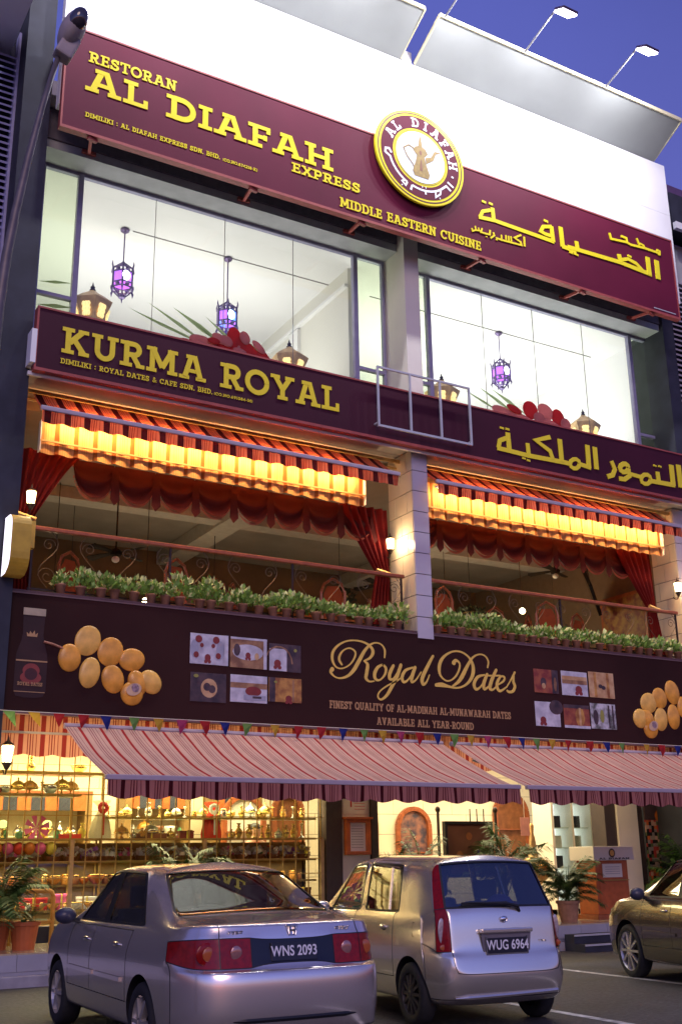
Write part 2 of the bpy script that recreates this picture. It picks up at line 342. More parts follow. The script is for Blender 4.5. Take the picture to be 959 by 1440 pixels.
def slab_text(s, x0, z0, x1, h, y, name, m, parent, thick=.03, label=None, sep=True):
    """lettering fitted between x0 and x1 with cap height h"""
    k = (x1-x0)/text_width(s); x = x0; mb = MB(); n = 0
    for c in s:
        w, strokes = G[c]
        for t_, P in strokes:
            tw = (T if t_ == 't' else Q)*(h*.45+k*.55)
            pts = [(x+p[0]*k, z0+p[1]*h, tw) for p in P]
            # keep curve extremes inside the cap height
            ribbon(mb, pts, y, thick+.0004*(n % 13), thick=thick); n += 1
        x += (w+.06)*k
    o = mb.build(name, m, parent)
    if label: o['label'] = label
    return o

# ================================================================== SETTING
GZ = .08
g = MB()
g.quad((-300,-200,GZ),(400,-200,GZ),(400,500,GZ),(-300,500,GZ)); st(g.build('ground', ASPH))
for i, (p, q) in enumerate([((11.02,13.3),(10.68,7.5)), ((8.16,12.9),(7.80,6.5)), ((5.35,12.9),(5.0,6.5)), ((13.95,13.3),(13.7,9.0))]):
    m = MB(); w = .055
    m.quad((p[0]-w,p[1],GZ+.004),(q[0]-w,q[1],GZ+.004),(q[0]+w,q[1],GZ+.004),(p[0]+w,p[1],GZ+.004))
    st(m.build('parking_line', LINE))
v = MB(); v.box(-6,40,15.40,17.35,GZ-.05,.44); pv = st(v.build('pavement', RISER))
tm = MB().box(0,.594,0,.594,-.02,.012).mesh('paving_tile', PAVE)
for i in range(26):
    for j in range(3):
        inst(tm, 'paving_tile', pv, (2.9+i*.6, 15.402+j*.6, .47+random.uniform(0,.002)))
rm = MB().box(0,.592,-.012,.01,0,.2).mesh('riser_tile', RISER, False)
for i in range(26): inst(rm, 'riser_tile', pv, (2.9+i*.6+.004, 15.395, .262))
k = MB().box(-6,40,15.25,15.40,GZ-.05,.215); st(k.build('kerb', mat('kerb_concrete', (.30,.29,.33), .8, var=.2, nscale=6), None, bevel=.01))

# ================================================================== SHOPHOUSE
HX0, HX1, CX0, CX1 = 3.70, 17.88, 10.62, 10.95
shop = thing('shophouse', 'three storey shophouse with white parapet, lit windows and open balcony above the shop', 'building', (0,0,0))
PARW = mat('parapet_paint', (.78,.78,.79), .7, var=.06, nscale=.9)
def part(name, m, *boxes, parent=None, bevel=0, **kw):
    for q in boxes: o = MB().box(*q).build(name, m, parent or shop, bevel=bevel, **kw)
    return o
PWX = [3.77,6.12,8.47,10.82,13.17,15.52,17.85]
for i_ in range(6): part('parapet_panel', PARW, (PWX[i_]+.003,PWX[i_+1]-.003,15.2,15.38,13.35,15.60), (PWX[i_]+.003,PWX[i_+1]-.003,15.2,15.38,15.606,16.94))
part('beam', mat('beam_grey', (.13,.115,.14), .8, var=.15), (HX0+.02,CX0-.01,15.70,15.95,13.02,13.6), (CX1+.01,HX1-.02,15.70,15.95,13.02,13.6))
part('window_head', GREYW, (HX0+.02,CX0-.004,15.73,16.34,12.86,13.015), (CX1+.004,HX1-.02,15.73,16.34,12.86,13.015))
part('roof_slab', GREYW, (HX0,HX1,15.39,23.5,13.62,13.9))
part('party_wall', DARKW, (HX0-.02,HX0+.0,16.31,23.5,GZ,13.6), (HX1,HX1+.2,16.2,23.5,GZ,13.6), label='side walls of the shophouse')
# canopies that tilt up and out from the top of the parapet
for (a, b) in ((3.6,10.50),(10.87,17.52)):
    m = MB(); yi, zi, yo, zo, t = 15.22, 16.95, 14.3, 17.46, .13
    s_ = [(yi,zi),(yo,zo),(yo+.05,zo+.09),(yi+.06,zi+t)]
    m.poly([(a,y,z) for y, z in s_]); m.poly([(b,y,z) for y, z in s_][::-1])
    for q in range(4):
        y0, z0 = s_[q]; y1, z1 = s_[(q+1) % 4]; m.quad((a,y0,z0),(b,y0,z0),(b,y1,z1),(a,y1,z1))
    cp = m.build('canopy_slab', mat('canopy_render', (.34,.36,.35), .9, var=.06, nscale=1.0), shop)
    m = MB(); m.bar((a-.01,yo-.012,zo+.035),(b+.01,yo-.012,zo+.035),.03,.085); m.bar((a-.012,yo-.01,zo+.03),(a-.012,yi,zi+.05),.024,.08); m.bar((b+.012,yo-.01,zo+.03),(b+.012,yi,zi+.05),.024,.08)
    m.build('edge_trim', mat('pale_yellow_edge', (.72,.66,.42), .6, var=.1), cp)
part('parapet_post', WHITE, (10.56,10.80,15.23,15.36,16.94,17.25))
# upper pier and piers at the ends
part('pier', CREAM, (CX0,CX1,15.50,16.34,8.98,13.34), label='white pier between the upper windows')
part('end_pier', DARKW, (3.24,3.685,15.40,16.3,GZ,18.4), label='dark pier at the left edge')
part('end_pier', DARKW, (17.66,18.0,15.62,16.6,9.0,13.3), label='dark pier right of the upper windows')
# balcony level tiled pier, each tile a piece
def tiled_pier(x0, x1, y0, y1, z0, z1, nm, lab):
    core = part(nm, GROUT, (x0+.012,x1-.012,y0+.012,y1,z0,z1), label=lab)
    n = 9; h = (z1-z0)/n
    fr = MB().box(0,x1-x0-.004,0,.02,0,h-.014).mesh('tile', TILE)
    for i in range(n): inst(fr, 'tile', core, (x0+.002, y0-.006, z0+i*h+.007))
    D = y1-y0; L = .38
    for i in range(n):
        a = y0+.0; first = L if i % 2 else L/2
        cuts = [y0+.0]; c = y0+first
        while c < y1-.05: cuts.append(c); c += L
        cuts.append(y1)
        for q in range(len(cuts)-1):
            mb = MB().box(-.006,.014,cuts[q]+.006+(.012 if q == 0 else 0),cuts[q+1]-.006,z0+i*h+.007,z0+(i+1)*h-.007)
            mb.build('tile', TILECm, core).location = (x0, 0, 0)
    return core
TILECm = TILECm if 'TILECm' in globals() else TILEC
tiled_pier(CX0, CX1, 15.49, 16.28, 5.20, 8.66, 'balcony_pier', 'tiled pier between the two balcony bays')
tiled_pier(17.50, 17.83, 15.80, 16.5, 5.20, 8.66, 'balcony_pier', 'tiled pier at the right end of the balcony')
# slabs
part('floor_slab', mat('soffit_render', (.52,.46,.42), .8, var=.15, nscale=2), (HX0,HX1,15.36,23.5,8.68,9.0))
part('slab_lip', WHITE, (HX0-.06,HX1,15.30,15.354,8.56,8.62), (HX0-.08,HX0-.0,15.15,15.6,8.70,9.25))
part('floor_slab', GREYW, (HX0,HX1,15.62,23.5,4.95,5.19))
part('ledge', mat('ledge_paint', (.10,.045,.05), .6, var=.15), (3.3,CX0-.01,15.49,15.66,5.295,5.325), (CX1+.01,17.95,15.49,15.66,5.295,5.325))
# top floor room
room = mat('room_white', (.80,.79,.77), .8, var=.02, nscale=1); roomc = mat('room_cream', (.70,.68,.60), .8, var=.02, nscale=1)
part('ceiling', room, (HX0,HX1,16.36,23.4,12.98,13.1))
part('ceiling_cable', mat('grey_cable', (.35,.33,.33), .6), (5.95,10.2,17.66,17.68,12.965,12.98), (11.2,17.4,17.66,17.68,12.965,12.98))
part('back_wall', room, (HX0,HX1,23.3,23.42,9.0,12.98))
part('partition', roomc, (10.20,10.42,16.9,23.3,9.0,12.98))
part('inner_wall', room, (HX0,HX0+.06,16.36,23.3,9.0,12.98), (HX1-.06,HX1,16.36,23.3,9.0,12.98))
part('cornice', room, (10.12,10.2,16.9,23.3,12.55,12.62), (10.12,10.2,18.9,19.3,9.0,12.5))
# windows of the top floor
def window_bay(x0, x1, lab, joints):
    w = MB(); y0, y1 = 16.18, 16.27; zt, zb = 12.86, 9.35; a, b = x0+.66, x1-.66
    w.box(x0,x0+.05,y0,y1,zb,zt).box(x1-.05,x1,y0,y1,zb,zt).box(x0,x1,y0+.004,y1-.004,zt-.06,zt-.001).box(x0,x1,y0+.004,y1-.004,zb,zb+.06)
    w.box(a-.045,a+.045,y0-.01,y1,zb+.01,zt-.01).box(b-.045,b+.045,y0-.01,y1,zb+.01,zt-.01)
    w.box(x0+.05,a-.045,y0,y1,10.42,10.48).box(b+.045,x1-.05,y0,y1,10.42,10.48)
    fr = w.build('window', FRAME, shop, label=lab)
    J = [a+.045]+joints+[b-.045]
    for i in range(len(J)-1):
        MB().box(J[i]+.004,J[i+1]-.004,16.23,16.238,zb+.06,zt-.06).build('pane', GLASS, fr)
    jm = MB()
    for q in joints: jm.box(q-.0035,q+.0035,16.226,16.242,zb+.06,zt-.06)
    jm.build('silicone_joint', mat('joint_grey', (.22,.2,.2), .6), fr)
    for (p, q) in ((x0+.05,a-.045),(b+.045,x1-.05)):
        for (z0, z1) in ((10.48,zt-.06),(zb+.06,10.42)):
            MB().box(p+.002,q-.002,16.225,16.235,z0+.002,z1-.002).build('casement_pane', GREENG, fr, label='greenish side casement pane')
window_bay(3.84, 10.60, 'window band of the left bay on the top floor', [5.87, 7.2, 8.6])
window_bay(10.98, 17.82, 'window band of the right bay on the top floor', [13.03, 14.38, 15.77])
# first floor terrace room
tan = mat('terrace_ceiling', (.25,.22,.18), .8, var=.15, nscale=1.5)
tan_ = 0
part('ceiling', tan, (HX0,HX1,16.32,23.4,8.42,8.6))
part('ceiling_beam', mat('terrace_beam', (.36,.33,.28), .8, var=.1), (8.75,9.25,16.4,23.3,8.12,8.415), (13.6,14.1,16.4,23.3,8.12,8.415), (3.76,17.8,19.6,20.0,8.18,8.41))
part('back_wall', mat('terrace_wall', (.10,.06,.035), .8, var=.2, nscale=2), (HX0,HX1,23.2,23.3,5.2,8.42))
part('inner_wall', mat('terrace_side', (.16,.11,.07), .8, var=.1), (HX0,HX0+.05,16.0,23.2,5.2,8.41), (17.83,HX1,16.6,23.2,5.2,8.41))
part('brass_trim', BRASSD, (HX0,CX0,15.86,15.90,8.52,8.58), (HX0,CX0,15.97,16.0,8.44,8.47), (CX1,17.5,15.86,15.90,8.52,8.58), (CX1,17.5,15.97,16.0,8.44,8.47))
av = part('air_grille', mat('grille_grey', (.16,.13,.1), .7), (7.45,8.15,18.6,19.2,8.40,8.418))
part('ceiling_panel', tan, (7.2,8.4,18.4,19.4,8.405,8.42))
# ground floor
shopwall = mat('shop_wall', (.80,.70,.50), .7, var=.06, nscale=2)
part('ceiling', CREAM, (HX0,19.5,16.5,22.3,3.78,4.9))
part('soffit', CREAM, (HX0,HX1,15.66,16.5,3.9,4.92))
part('back_wall', GROUT, (HX0,19.5,20.42,20.55,.44,3.77))
for j_ in range(8):
    for i_ in range(21):
        xa = HX0+i_*.76-(.38 if j_ % 2 else 0); xb = min(xa+.752, 19.5); xa = max(xa, HX0)
        if xb-xa > .05: part('wall_block', shopwall, (xa,xb,20.40,20.42,.46+j_*.41,.46+j_*.41+.402))
part('floor', PAVE, (HX0,19.5,17.36,20.4,.36,.46))
part('inner_wall', shopwall, (HX0-.0,HX0+.06,16.4,20.4,.46,3.77))
part('shopfront_pier', mat('shopfront_dark', (.05,.035,.03), .5), (9.80,10.12,17.30,17.6,.46,3.77), (10.72,10.86,17.3,17.5,.46,3.77), (16.45,16.75,17.5,17.9,.46,3.77), (17.32,17.5,17.5,17.9,.46,3.77))
part('shopfront_panel', CREAM, (10.125,10.715,17.36,17.5,.46,3.77), (16.755,17.315,17.45,17.8,.46,3.77))
part('plinth', DARKW, (HX0+.07,9.79,17.40,17.62,.465,.70))
# neighbours
nb = thing('neighbour_building', 'dark neighbouring building on the left with louvred wall panels', 'building', (0,0,0))
part('wall', DARKW, (-6,3.22,16.2,24,GZ,19), parent=nb)
part('soffit', WHITE, (-6,3.12,14.3,16.19,14.7,14.85), parent=nb)
lw = mat('louvre_blue_grey', (.34,.34,.56), .5, var=.1)
def louvres(par, x0, x1, y, z0, z1, n, m):
    h = (z1-z0)/n
    me = MB().poly([(0,0,0),(x1-x0,0,0),(x1-x0,.10,h*.62),(0,.10,h*.62)]).poly([(0,.0,0),(0,.10,h*.62),(0,.11,h*.55),(0,.01,-.03)]).poly([(0,0,0),(0,.01,-.03),(x1-x0,.01,-.03),(x1-x0,0,0)]).mesh('slat', m)
    for i in range(n): inst(me, 'slat', par, (x0, y, z0+i*h+.04))
louvres(nb, -1.5, 3.20, 15.92, 4.5, 14.6, 84, lw)
part('louvre_frame', mat('frame_lavender', (.36,.36,.55), .5), (3.20,3.245,15.86,16.05,3.0,15.0), parent=nb)
nb2 = thing('neighbour_building', 'neighbouring building on the right with slatted louvre wall and dark roof band', 'building', (0,0,0))
part('wall', DARKW, (18.22,34,16.4,24,GZ,15.9), parent=nb2)
part('roof_band', DARKW, (18.5,34,15.7,16.39,15.9,16.75), parent=nb2)
part('gutter', WHITE, (18.5,34,15.6,15.70,15.72,15.9), parent=nb2)
part('wall_band', GREYW, (18.5,34,16.2,16.39,14.7,15.72), parent=nb2)
part('gable', PURP, (18.9,34,18.0,24.5,16.75,19.2), parent=nb2)
louvres(nb2, 18.06, 22.5, 15.95, 4.5, 14.6, 78, mat('louvre_pink_grey', (.46,.42,.47), .5, var=.1))
part('louvre_frame', mat('frame_violet', (.20,.18,.42), .5), (18.03,18.06,15.9,16.08,4.0,14.6), parent=nb2)

# ================================================================== SIGNS
def signbox(t, x0, x1, y, z0, z1, face, d=.22):
    MB().box(x0+.03,x1-.03,y,y+.03,z0+.03,z1-.03).build('face', face, t)
    f = MB(); f.box(x0,x1,y-.012,y+d,z0-.02,z0+.03).box(x0,x1,y-.012,y+d,z1-.03,z1+.0).box(x0-.0,x0+.03,y-.01,y+d,z0+.03,z1-.03).box(x1-.03,x1,y-.01,y+d,z0+.03,z1-.03)
    f.build('frame', REDF, t)
    MB().box(x0+.03,x1-.03,y+.05,y+.07,z0+.03,z1-.03).build('back_panel', DARKW, t)
s1 = thing('sign_board', 'long maroon restaurant sign board with yellow lettering under the white parapet', 'sign', (0,0,0))
signbox(s1, 3.74, 17.43, 14.90, 12.72, 14.67, SIGN1, .11)
MB().box(3.74,17.43,14.89,15.12,14.672,14.69).build('top_strip', STEEL, s1)
br = MB()
bxs = [4.27,7.13,9.33,12.07,14.65,16.6]
for x in bxs:
    b = MB(); b.bar((x,14.97,12.72),(x+.19,15.69,12.95),.05,.05); b.bar((x+.07,15.70,12.95),(x+.31,15.70,12.95),.05,.06); b.bar((x-.06,14.94,12.67),(x+.1,14.98,12.67),.06,.04)
    b.build('bracket', REDF, s1)
Y1 = 14.898
def lett(t, s, x0, z0, x1, h, y, nm, m=YEL, th=.009):
    return slab_text(s, x0, z0, x1, h, y, 'lettering', m, t, th, label='lettering reading '+nm)
lett(s1, 'RESTORAN', 4.13, 14.08, 5.66, .205, Y1, 'RESTORAN')
lett(s1, 'AL', 4.10, 13.53, 5.17, .45, Y1, 'AL')
lett(s1, 'DIAFAH', 5.49, 13.53, 8.73, .45, Y1, 'DIAFAH')
lett(s1, 'EXPRESS', 7.87, 13.255, 9.29, .19, Y1, 'EXPRESS')
lett(s1, 'DIMILIKI : AL DIAFAH EXPRESS SDN. BHD.', 4.13, 13.02, 6.49, .088, Y1, 'DIMILIKI : AL DIAFAH EXPRESS SDN. BHD.', th=.006)
lett(s1, '(CO.NO.874218-K)', 6.54, 13.015, 7.20, .06, Y1, 'a company number', th=.004)
lett(s1, 'MIDDLE EASTERN CUISINE', 8.85, 12.85, 12.03, .195, Y1, 'MIDDLE EASTERN CUISINE')
def traced(t, data, y, nm, m, th=.02, sm=0, cap=False):
    mb = MB()
    for i, s in enumerate(data):
        ribbon(mb, smooth_pts(s, sm) if sm else s, y, th+.0005*i, cap, th)
    return mb.build('lettering', m, t, label=nm)
AR1C=[
[(12.376,13.926,0.093),(12.393,13.634,0.093)],
[(12.327,13.856,0.075),(12.129,13.767,0.074),(12.046,13.613,0.074)],
[(12.017,13.604,0.085),(12.400,13.644,0.086),(13.940,13.613,0.091)],
[(12.173,14.019,0.098),(12.169,13.969,0.098)],
[(12.342,14.029,0.099),(12.338,13.979,0.098)],
[(13.895,13.969,0.104),(13.917,13.606,0.103)],
[(13.909,13.959,0.080),(13.673,13.888,0.079),(13.598,13.754,0.078),(13.715,13.729,0.079),(13.872,13.731,0.079)],
[(13.762,14.071,0.110),(13.757,14.019,0.111)],
[(14.148,14.026,0.111),(14.163,13.556,0.111)],
[(14.142,13.569,0.098),(14.525,13.556,0.100)],
[(14.375,13.504,0.086),(14.371,13.461,0.087)],
[(14.494,13.502,0.087),(14.490,13.462,0.087)],
]
AR1D=[
[(14.554,13.806,0.099),(14.575,13.603,0.099)],
[(14.302,13.601,0.092),(14.575,13.611,0.093),(15.753,13.650,0.096),(16.679,13.602,0.100)],
[(14.389,13.516,0.086),(14.385,13.473,0.086)],
[(14.531,13.499,0.087),(14.527,13.456,0.086)],
[(15.750,13.843,0.110),(15.788,13.654,0.110)],
[(15.778,13.717,0.078),(16.010,13.800,0.078),(16.246,13.755,0.079),(16.420,13.631,0.079)],
[(16.065,13.905,0.105),(16.059,13.857,0.105)],
[(16.612,14.018,0.120),(16.612,13.578,0.120)],
[(16.877,14.012,0.128),(16.872,13.545,0.127)],
[(15.533,14.295,0.055),(15.565,14.161,0.054),(15.716,14.177,0.055),(16.028,14.211,0.056),(16.128,14.183,0.056),(16.551,14.219,0.057),(16.924,14.218,0.057),(16.990,14.178,0.058)],
[(15.870,14.318,0.053),(16.023,14.311,0.053),(16.030,14.226,0.053)],
[(16.338,14.405,0.047),(16.405,14.249,0.046)],
[(16.421,14.298,0.043),(16.524,14.278,0.044),(16.551,14.219,0.044)],
[(16.922,14.282,0.051),(17.003,14.270,0.051),(16.996,14.171,0.051)],
]
AR1S=[
[(13.145,13.495,0.044),(13.141,13.269,0.044)],
[(13.070,13.514,0.042),(12.888,13.397,0.041),(13.041,13.343,0.042),(13.060,13.275,0.040),(12.549,13.246,0.041),(12.416,13.252,0.040)],
[(12.799,13.400,0.032),(12.805,13.286,0.032)],
[(12.738,13.393,0.032),(12.738,13.275,0.032)],
[(12.672,13.390,0.032),(12.670,13.282,0.032)],
[(12.557,13.361,0.032),(12.558,13.259,0.031)],
[(12.429,13.221,0.040),(12.427,13.199,0.040)],
[(12.356,13.359,0.037),(12.375,13.293,0.037),(12.275,13.202,0.038)],
[(12.279,13.384,0.037),(12.263,13.278,0.037),(12.169,13.271,0.037),(12.024,13.268,0.037)],
[(12.180,13.216,0.033),(12.178,13.194,0.034)],
[(12.082,13.365,0.028),(12.054,13.285,0.028),(12.002,13.287,0.028),(11.991,13.351,0.028)],
[(11.996,13.286,0.028),(11.923,13.272,0.029),(11.909,13.365,0.028)],
[(11.914,13.274,0.031),(11.843,13.232,0.030),(11.824,13.292,0.031)],
]
AR2=[
[(12.502,9.358,0.095),(12.499,9.316,0.095)],
[(12.636,9.359,0.094),(12.633,9.317,0.095)],
[(12.634,9.269,0.107),(12.649,8.908,0.107)],
[(12.596,9.152,0.089),(12.433,9.070,0.089),(12.389,8.913,0.089)],
[(12.360,8.908,0.088),(12.634,8.901,0.089),(13.090,8.885,0.090),(14.010,8.902,0.094),(14.136,8.895,0.094)],
[(13.102,9.139,0.091),(13.115,8.889,0.091)],
[(12.988,8.827,0.081),(12.985,8.790,0.081)],
[(13.098,8.805,0.081),(13.094,8.764,0.081)],
[(13.687,9.371,0.093),(13.316,9.236,0.092),(13.654,9.075,0.093),(13.709,8.912,0.092)],
[(13.924,9.373,0.109),(13.934,8.901,0.107)],
[(14.392,8.939,0.081),(14.362,8.875,0.080),(14.295,8.827,0.080),(14.218,8.814,0.080),(14.159,8.840,0.079),(14.141,8.896,0.081),(14.171,8.959,0.080),(14.238,9.007,0.080),(14.315,9.021,0.080),(14.374,8.994,0.081),(14.392,8.939,0.081)],
[(14.371,8.935,0.090),(14.679,8.900,0.091)],
[(14.637,9.377,0.112),(14.631,8.896,0.110)],
[(14.831,9.370,0.112),(14.830,8.896,0.111)],
[(15.252,9.146,0.098),(15.324,8.979,0.098),(15.255,8.849,0.098),(15.103,8.790,0.098)],
[(15.705,9.074,0.100),(15.675,9.016,0.100),(15.613,8.973,0.099),(15.540,8.961,0.099),(15.486,8.984,0.099),(15.471,9.034,0.098),(15.500,9.092,0.099),(15.562,9.135,0.100),(15.635,9.148,0.099),(15.689,9.124,0.100),(15.705,9.074,0.100)],
[(15.703,9.065,0.095),(15.710,8.903,0.095),(15.562,8.806,0.095),(15.421,8.800,0.093)],
[(15.673,8.953,0.085),(16.055,8.930,0.086)],
[(16.300,8.927,0.086),(16.266,8.861,0.086),(16.192,8.811,0.086),(16.107,8.798,0.086),(16.044,8.825,0.085),(16.027,8.883,0.085),(16.061,8.949,0.086),(16.134,8.999,0.086),(16.219,9.013,0.087),(16.283,8.985,0.086),(16.300,8.927,0.086)],
[(16.284,8.890,0.096),(16.986,8.908,0.099)],
[(16.520,9.129,0.103),(16.533,8.900,0.103)],
[(16.466,9.268,0.082),(16.461,9.233,0.082)],
[(16.609,9.275,0.083),(16.604,9.239,0.083)],
[(16.947,9.351,0.120),(16.943,8.892,0.119)],
[(17.156,9.387,0.122),(17.162,8.883,0.120)],
]
SCR_A=[
[(8.920,4.546,0.075),(8.893,4.495,0.050),(8.968,4.427,0.025),(9.079,4.411,0.030),(9.215,4.459,0.046),(9.330,4.565,0.064),(9.425,4.710,0.068),(9.544,4.897,0.056),(9.663,5.013,0.035),(9.781,5.053,0.026),(9.886,5.025,0.028),(9.943,4.939,0.040),(9.934,4.818,0.031)],
[(9.101,4.636,0.033),(9.053,4.711,0.046),(9.074,4.801,0.038),(9.155,4.886,0.025),(9.269,4.919,0.026),(9.364,4.863,0.034),(9.339,4.752,0.034),(9.241,4.637,0.025),(9.104,4.572,0.025),(8.992,4.590,0.029),(8.927,4.692,0.047),(8.933,4.819,0.050),(9.020,4.934,0.038),(9.180,5.026,0.028),(9.364,5.058,0.026),(9.548,5.037,0.035),(9.674,4.968,0.052),(9.706,4.880,0.061),(9.645,4.786,0.044),(9.528,4.727,0.026)],
[(9.528,4.727,0.026),(9.596,4.673,0.056),(9.577,4.543,0.064),(9.560,4.444,0.056),(9.623,4.393,0.031),(9.716,4.405,0.022)],
[(9.900,4.695,0.034),(9.797,4.642,0.052),(9.731,4.534,0.065),(9.745,4.441,0.051),(9.833,4.433,0.030),(9.930,4.528,0.040),(9.956,4.630,0.052),(9.900,4.695,0.034)],
[(10.105,4.690,0.053),(10.029,4.555,0.065),(10.026,4.465,0.053),(10.097,4.470,0.031),(10.187,4.586,0.026)],
[(10.256,4.712,0.058),(10.177,4.525,0.065),(10.089,4.380,0.066),(9.966,4.195,0.052),(9.846,4.109,0.034),(9.783,4.154,0.030),(9.827,4.245,0.026),(9.970,4.343,0.026),(10.162,4.435,0.026),(10.272,4.512,0.022)],
[(10.495,4.685,0.032),(10.348,4.628,0.049),(10.272,4.512,0.061),(10.300,4.430,0.048),(10.383,4.463,0.031),(10.479,4.576,0.026)],
[(10.544,4.692,0.058),(10.472,4.526,0.066),(10.468,4.441,0.048),(10.552,4.481,0.027),(10.663,4.620,0.023)],
[(10.923,4.915,0.046),(10.803,4.731,0.063),(10.683,4.520,0.071),(10.695,4.415,0.054),(10.770,4.461,0.031),(10.833,4.581,0.023)],
]
SCR_B=[
[(11.360,4.833,0.085),(11.407,4.878,0.053),(11.479,4.842,0.037),(11.478,4.747,0.040),(11.403,4.615,0.037),(11.288,4.526,0.029),(11.177,4.510,0.028),(11.072,4.583,0.040),(11.043,4.698,0.064),(11.081,4.835,0.064),(11.190,4.952,0.044),(11.361,5.033,0.032),(11.539,5.035,0.033),(11.692,4.955,0.041),(11.770,4.823,0.066),(11.765,4.676,0.073),(11.689,4.544,0.057),(11.560,4.445,0.037),(11.391,4.398,0.032),(11.216,4.414,0.048),(11.086,4.432,0.080),(10.966,4.421,0.060)],
[(12.093,4.806,0.034),(12.117,4.913,0.037),(12.049,5.007,0.030),(11.924,5.025,0.027),(11.783,4.962,0.038),(11.661,4.815,0.062),(11.537,4.624,0.078),(11.442,4.509,0.060),(11.315,4.425,0.032)],
[(12.015,4.666,0.029),(11.864,4.619,0.054),(11.776,4.495,0.066),(11.811,4.403,0.053),(11.909,4.445,0.033),(12.013,4.574,0.029)],
[(12.073,4.679,0.058),(11.988,4.509,0.070),(12.002,4.415,0.050),(12.129,4.490,0.025)],
[(12.280,4.771,0.055),(12.165,4.575,0.071),(12.119,4.444,0.067),(12.181,4.415,0.038),(12.291,4.501,0.026)],
[(12.101,4.659,0.029),(12.362,4.677,0.030)],
[(12.303,4.511,0.026),(12.429,4.583,0.038),(12.458,4.654,0.038),(12.379,4.663,0.038),(12.296,4.565,0.058),(12.281,4.458,0.063),(12.346,4.403,0.046),(12.499,4.486,0.025)],
[(12.499,4.486,0.025),(12.604,4.623,0.029),(12.697,4.756,0.043)],
[(12.673,4.693,0.034),(12.655,4.589,0.055),(12.682,4.507,0.060),(12.635,4.421,0.051),(12.551,4.397,0.046),(12.501,4.416,0.042)],
]
DATES_L=[
(4.839,4.671,0.191,0.229,20),(5.186,4.534,0.216,0.221,20),(5.517,4.442,0.225,0.170,-10),(4.891,4.209,0.172,0.229,10),(5.240,4.140,0.189,0.213,-15),(4.585,4.402,0.187,0.204,0),(5.820,4.134,0.179,0.191,-40),(5.614,4.107,0.157,0.195,-20),(5.539,3.946,0.194,0.177,0),]
DATES_R=[
(15.950,4.393,0.226,0.195,-20),(16.256,4.504,0.220,0.205,-20),(16.618,4.636,0.216,0.240,-15),(16.233,4.096,0.196,0.227,10),(16.584,4.160,0.187,0.246,0),(16.845,4.363,0.146,0.208,0),(15.695,4.085,0.215,0.186,0),(15.864,4.078,0.196,0.186,-30),(15.938,3.897,0.206,0.180,-10),]

traced(s1, AR1C+AR1D, Y1, 'large Arabic lettering', YEL, .010)
traced(s1, AR1S, Y1, 'small Arabic lettering', YEL, .012)
MB().box(16.65,17.3,14.893,14.897,12.80,12.82).build('maker_strip', STEEL, s1)
s2 = thing('sign_board', 'long aubergine sign board with mustard lettering below the top floor windows', 'sign', (0,0,0))
signbox(s2, 3.69, 17.87, 15.19, 8.62, 9.66, SIGN2, .16)
Y2 = 15.188
MUST = mat('mustard_acrylic', (.80,.64,.015), .4, var=.04)
lett(s2, 'KURMA', 4.08, 8.97, 6.45, .43, Y2, 'KURMA', MUST)
lett(s2, 'ROYAL', 6.70, 8.955, 8.94, .44, Y2, 'ROYAL', MUST)
lett(s2, 'DIMILIKI : ROYAL DATES & CAFE SDN. BHD.', 4.08, 8.79, 6.57, .085, Y2, 'DIMILIKI : ROYAL DATES & CAFE SDN. BHD.', MUST, .006)
lett(s2, '(CO.NO.691084-M)', 6.60, 8.792, 7.29, .05, Y2, 'a company number', MUST, .004)
traced(s2, AR2, Y2, 'Arabic lettering', MUST, .010)
# long banner
s3 = thing('banner', 'long dark banner advertising dates above the striped shop awnings', 'banner', (0,0,0))
bn = MB(); bn.box(3.25,17.95,15.50,15.58,3.60,5.27).build('sheet', BANN, s3)
f = MB(); f.box(3.25,17.95,15.488,15.60,5.27,5.292).box(3.25,17.95,15.49,15.60,3.575,3.60); f.build('edge_rail', mat('edge_brown', (.16,.09,.09), .6), s3)
YB = 15.4985
traced(s3, SCR_A, YB, 'gold script word Royal', GOLDP, .001, 4, True)
traced(s3, SCR_B, YB, 'gold script word Dates', GOLDP, .001, 4, True)
lett(s3, 'FINEST QUALITY OF AL-MADINAH AL-MUNAWARAH DATES', 8.86, 3.915, 12.55, .125, YB, 'FINEST QUALITY OF AL-MADINAH AL-MUNAWARAH DATES', GOLDD, .001)
lett(s3, 'AVAILABLE ALL YEAR-ROUND', 9.75, 3.69, 11.72, .125, YB, 'AVAILABLE ALL YEAR-ROUND', GOLDD, .001)
# printed dates: relief fruit shapes with printed shading only in hue
DATE1 = mat('printed_date', (.74,.34,.045), .26, var=.3, nscale=5, bump=.25); DATE2 = mat('printed_date_light', (.82,.46,.09), .26, var=.25, nscale=6, bump=.25)
DATEF = mat('printed_flesh', (.62,.42,.24), .5, var=.2); STONE = mat('printed_stone', (.30,.20,.22), .5, var=.5, nscale=30)
def dates(D, flip, nm):
    for i, (x, z, rx, rz, a) in enumerate(D):
        b = MB(); b.ell((0,0,0), rx*(.9 if i else 1), .035+.004*i, rz, 20, 12); 
        o = b.build('printed_date', DATE2 if i % 3 == 0 else DATE1, s3, smooth=True); o.location = (x, 15.499, z); o.rotation_euler = (0, R(a), 0)
    x, z, rx, rz, a = D[-1]
    b = MB(); b.disc(x, 15.499-.085, z+.05, rx*.62, rz*.5, 16, .4); b.build('cut_face', DATEF, s3)
    b = MB(); b.disc(x+.02, 15.499-.088, z+.07, rx*.3, rz*.36, 12, .6); b.build('stone', STONE, s3)
dates(DATES_L, 0, 'left'); dates(DATES_R, 1, 'right')
